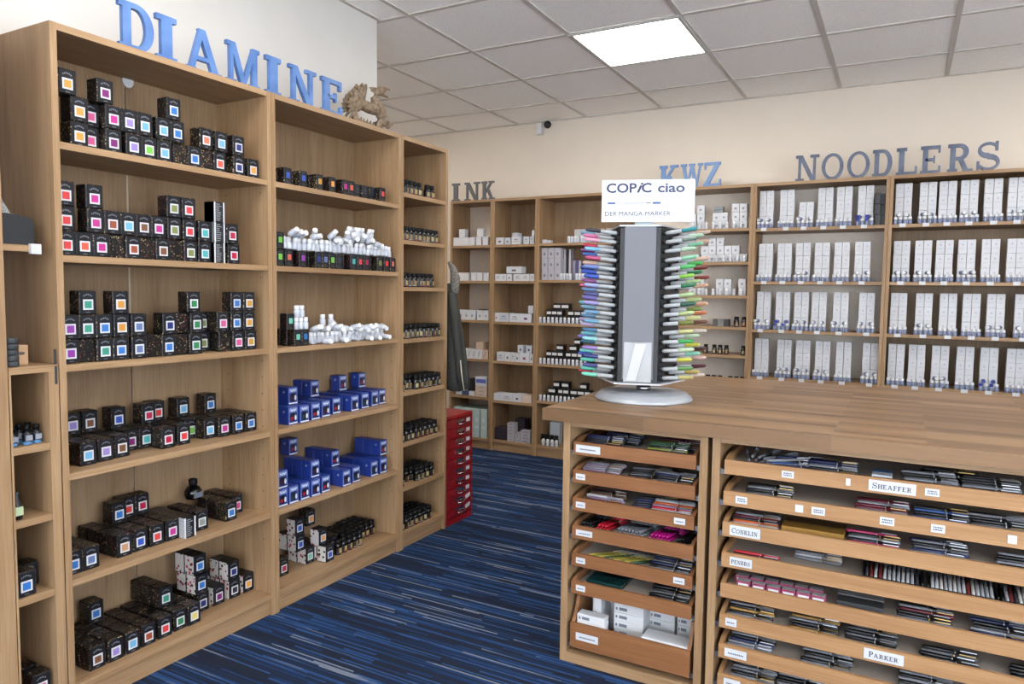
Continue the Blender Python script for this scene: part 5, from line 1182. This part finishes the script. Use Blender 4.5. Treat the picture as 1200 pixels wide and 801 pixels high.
pens(d2, 2, 992, 627, 5, ['pink', 'black', 'silver', 'black'], .0, 0, 'pink heap'); pens(d2, 2, 1068, 632, 6, ['silver', 'navy', 'grey', 'black'], .03, 0, 'grey heap'); pens(d2, 2, 1170, 645, 5, ['black', 'silver', 'black'], 0, 0, 'right heap')
pens(d2, 3, 858, 644, 2, ['maroon', 'red'], .0, 0, 'red pair'); pens(d2, 3, 930, 647, 3, ['silver', 'white', 'silver'], .0, 0, 'silver heap', y0=.1)
def nib_tray(px0, px1, py, n, where):
    dr_, a_, b_, ba_, zt_ = d2[3]; x0 = at(px0, py, 1, CY+.02).x; x1 = min(at(px1, py, 1, CY+.02).x, b_-.014)
    t = thing('nib_tray', 'black tray of upright pens in silver slots, %s, fourth drawer' % where, 'tray', (x0, CY+.016, zt_-.0138), 0, 'black pen trays'); w_ = x1-x0
    obj('tray', MB().box(0, w_, 0, .12, 0, .006).box(0, w_, 0, .004, .006, .014).box(0, w_, .116, .12, .006, .03).box(0, .004, .004, .116, .006, .02).box(w_-.004, w_, .004, .116, .006, .02).mesh('tray', darkm), t)
    rr = random.Random(int(px0))
    for k in range(n):
        x = .008+k*(w_-.016)/n
        c = rr.choice([(200, 200, 204), (190, 190, 196), (210, 206, 200), (170, 172, 178), (120, 48, 44), (60, 60, 66)])
        obj('pen_slot', MB().tube([(x+.004, .008, .012), (x+.004, .11, .03)], .0042, 7).mesh('pen_slot', mat(c, .3, .3)), t)
nib_tray(1010, 1083, 672, 12, 'left'); nib_tray(1087, 1172, 688, 14, 'middle'); nib_tray(1175, 1240, 698, 10, 'right')
pinkb = mat((150, 54, 92), .45, name='pink_box_card')
for k in range(12):
    r_, c_ = (0, k) if k < 6 else (1, k-6); dr_, a_, b_, ba_, zt_ = d2[4]
    p = at(868+c_*17.5-(r_*4), 682+c_*4, 1, CY+.02)
    o = obj('pink_box', cached('pinkb', lambda: bevbox(.040, .03, .024, .0008, [pinkb], 1, 'pink_box')), None, (p.x+.008, CY+.018+r_*.032, zt_-.0138+(.004 if r_ else 0)), R_.uniform(-.03, .03), 'small pink and white box, %s in %s row, fifth drawer, wide cabinet' % (ORD[c_], ['front', 'rear'][r_]), 'box', 'small pink boxes')
    obj('label', cached('pinkl', lambda: MB().box(-.015, .015, -.0006, 0, .005, .018).box(-.018, .018, .002, .028, .0241, .0246, 1).mesh('label', [white_m, mat((180, 176, 180), .5)])), o)
packs(d2, 4, 980, 1036, 700, 2, [(70, 72, 76), (170, 172, 176)], 'clear case', .02)
pens(d2, 4, 1052, 708, 6, ['silver', 'black', 'black', 'maroon'], .0, 0, 'middle heap'); pens(d2, 4, 1140, 725, 6, ['navy', 'silver', 'black', 'black'], .0, 0, 'right heap')
pens(d2, 5, 853, 712, 6, ['silver', 'black', 'gold', 'black'], .02, 0, 'left heap'); pens(d2, 5, 925, 727, 6, ['gold', 'black', 'black', 'silver'], .02, 0, 'second heap'); pens(d2, 5, 990, 738, 5, ['black', 'grey'], .0, 0, 'third heap', y0=.05); pens(d2, 5, 1080, 758, 4, ['black', 'black', 'grey'], .0, 0, 'fourth heap'); pens(d2, 5, 1185, 775, 4, ['black', 'black'], 0, 0, 'right heap')
pens(d2, 6, 853, 750, 6, ['silver', 'silver', 'navy', 'black'], .02, 0, 'left heap'); pens(d2, 6, 940, 770, 6, ['silver', 'black', 'grey', 'black'], .02, 0, 'second heap'); pens(d2, 6, 1054, 796, 6, ['silver', 'black', 'silver', 'black'], .02, 0, 'third heap')
pens(d2, 7, 856, 786, 6, ['silver', 'black', 'grey'], .02, 0, 'left heap'); pens(d2, 7, 910, 797, 5, ['black', 'silver', 'black'], .02, 0, 'second heap')

# ================================================================== odds and ends
# coat hanging at the end of the narrow bookcase
cm_, cnt, cb_ = newmat('dark_waxed_cloth'); n_ = N(cnt, 'ShaderNodeTexNoise'); n_.inputs['Scale'].default_value = 60
r_ = ramp(cnt, [(.3, (34, 35, 32)), (.7, (66, 66, 60))]); cnt.links.new(n_.outputs[0], r_.inputs[0]); cnt.links.new(r_.outputs[0], cb_.inputs['Base Color']); cb_.inputs['Roughness'].default_value = .8
ct = thing('coat', 'dark coat with a grey hood hanging from the end of the narrow bookcase', 'coat', (-.06, 2.02, .755))
cmh = MB(); levels = 14; ring = 28
for k in range(levels):
    t = k/(levels-1); z = .0+.57*t
    wx = .135-.085*t**1.2; wy = .05-.012*t
    for j in range(ring):
        a_ = 2*math.pi*j/ring; f = 1+.13*(1-t*.7)*math.sin(a_*5+t*2)
        cmh.v.append((wx*f*math.cos(a_), .068+wy*f*math.sin(a_), z+.012*math.sin(a_*2)*(1-t)))
for k in range(levels-1):
    for j in range(ring): cmh.face([k*ring+j, k*ring+(j+1) % ring, (k+1)*ring+(j+1) % ring, (k+1)*ring+j], 0, True)
cmh.face([j for j in reversed(range(ring))]); cmh.face([(levels-1)*ring+j for j in range(ring)])
obj('body', cmh.mesh('body', cm_), ct)
hd = MB().tube([(.03, .07, .48), (.045, .072, .54), (.052, .07, .6), (.042, .06, .65), (.02, .05, .685)], [.016, .026, .026, .018, .008], 12)
obj('hood', hd.mesh('hood', speckle('grey_fleece', (150, 144, 136), (96, 92, 86), 140, .35, .6, .95, .6)), ct)
obj('sleeve', MB().tube([(.04, .045, .52), (.065, .035, .4), (.088, .035, .25), (.105, .035, .1), (.11, .038, .03)], [.02, .024, .024, .02, .018], 10).mesh('sleeve', cm_), ct)
obj('strap', MB().tube([(.12, .02, .16), (.135, .012, .08), (.15, .012, .0)], .0035, 6).mesh('strap', mat((206, 196, 178), .7)), ct)
# security camera under the ceiling on the back wall
sc = thing('security_camera', 'small black security camera on a white bracket under the ceiling', 'camera', (-.415, YB, 2.632))
obj('bracket', MB().box(-.1, -.055, -.05, -.0005, -.085, .0).box(-.056, .004, -.03, -.02, -.03, -.012).mesh('bracket', whitep), sc)
obj('lens_ball', MB().lathe([(.004, -.03), (.018, -.024), (.028, -.01), (.03, 0), (.028, .01), (.018, .024), (.004, .03)], 16, 0, (.004, -.06, -.022)).mesh('lens_ball', darkm), sc)
# device on the short shelf
dv = thing('card_reader', 'black rounded desk device on the short shelf at the left edge', 'device', (-.03, -.134, 1.394), math.pi/2)
obj('housing', MB().prism([(.0015, 0), (.09, 0), (.094, .01), (.094, .06), (.086, .074), (.05, .082), (.0015, .084)], lambda a, b, d: (a, d, b), 0, .15).mesh('housing', mat((24, 26, 32), .5)), dv)
obj('clear_guard', MB().prism([(.0015, .0845), (.045, .0845), (.0015, .16)], lambda a, b, d: (a, d, b), .02, .023).mesh('clear_guard', mat((200, 202, 204), .1, alpha=.4)), dv)
# things on the narrow shelf unit
for k in range(5):
    obj('ribbon_roll', cached('rib', lambda: MB().lathe([(.018, 0), (.0195, .002), (.0195, .013), (.018, .0155)], 16).mesh('ribbon_roll', mat((58, 60, 64), .6))), None, (-.03, -.112, 1.0566+k*.016), 0, 'dark grey roll, %s up in the little pile by the kraft box' % ORD[k], 'roll', 'dark grey rolls')
kb = obj('kraft_box', bevbox(.037, .05, .056, .0015, [mat((196, 158, 122), .7)], 1, 'kraft_box'), None, (-.055, -.0715, 1.0566), math.pi/2, 'small kraft cardboard box on top of the narrow shelf unit', 'box')
obj('oval_mark', MB().prism(arc(0, .033, .009, .0045, 0, 360, 14)[:-1], lambda a, b, d: (a, d, b), -.0007, 0).mesh('oval_mark', mat((80, 70, 60), .6)), kb)
bb_ = mat((92, 150, 206), .4)
for k, (u, d) in enumerate(((-.112, .035), (-.077, .03), (-.05, .035), (-.112, .08), (-.075, .075), (-.05, .08))):
    if k in (2, 5): u = -.0495
    loc, rz = place('L', u, d, SN[3]+.0004)
    o = obj('ink_bottle', cached('slb', lambda: MB().lathe([(.0115, 0), (.0125, .001), (.0125, .009), (.0125, .03), (.007, .036), (.007, .038)], 12, [0, 0, 1, 1, 1]).mesh('ink_bottle', [bb_, mat((34, 36, 44), .15)])), None, loc, rz, 'little dark bottle with blue foot, %s of the group on the narrow shelf' % ORD[k], 'bottle', 'blue footed bottles')
    obj('cap', cached('slc', lambda: MB().lathe([(.0085, 0), (.0085, .015), (.0075, .016)], 10).mesh('cap', cap_black)), o, (0, 0, .038))
    obj('label', cached('sll', lambda: MB().box(-.0085, .0085, -.0129, -.009, .012, .027).mesh('label', mat((150, 154, 166), .4))), o)
o = obj('dropper_bottle', MB().lathe([(.013, 0), (.014, .001), (.014, .045), (.008, .052), (.008, .07), (.006, .078)], 12).mesh('dropper_bottle', darkm), None, place('L', -.11, .03, SN[2]+.0004)[0], math.pi/2, 'black dropper bottle with a pale green label on the narrow shelf', 'bottle')
obj('label', MB().box(-.01, .01, -.0146, -.009, .012, .036).mesh('label', mat((196, 214, 170), .5)), o)
oc = Occ()
for u, d, z, c, t_ in ((-.1, .012, SN[1], 'blue', 'front, second lowest'), (-.0595, .075, SN[1], 'redorange', 'rear, second lowest'), (-.0645, .02, SN[0], 'pink', 'front, bottom'), (-.0645, .09, SN[0], 'teal', 'rear, bottom')):
    loc, rz = place('L', u, d, z+.0003); o = obj('ink_carton', big_mesh(), None, loc, rz, '%s-swatched black ink carton, %s board of the narrow shelf unit' % (NICE.get(c, c), t_), 'carton', 'cartons on the narrow shelf unit')
    lb = obj('label', big_label(), o); obj('swatch', swatch_mesh('big', c), lb)
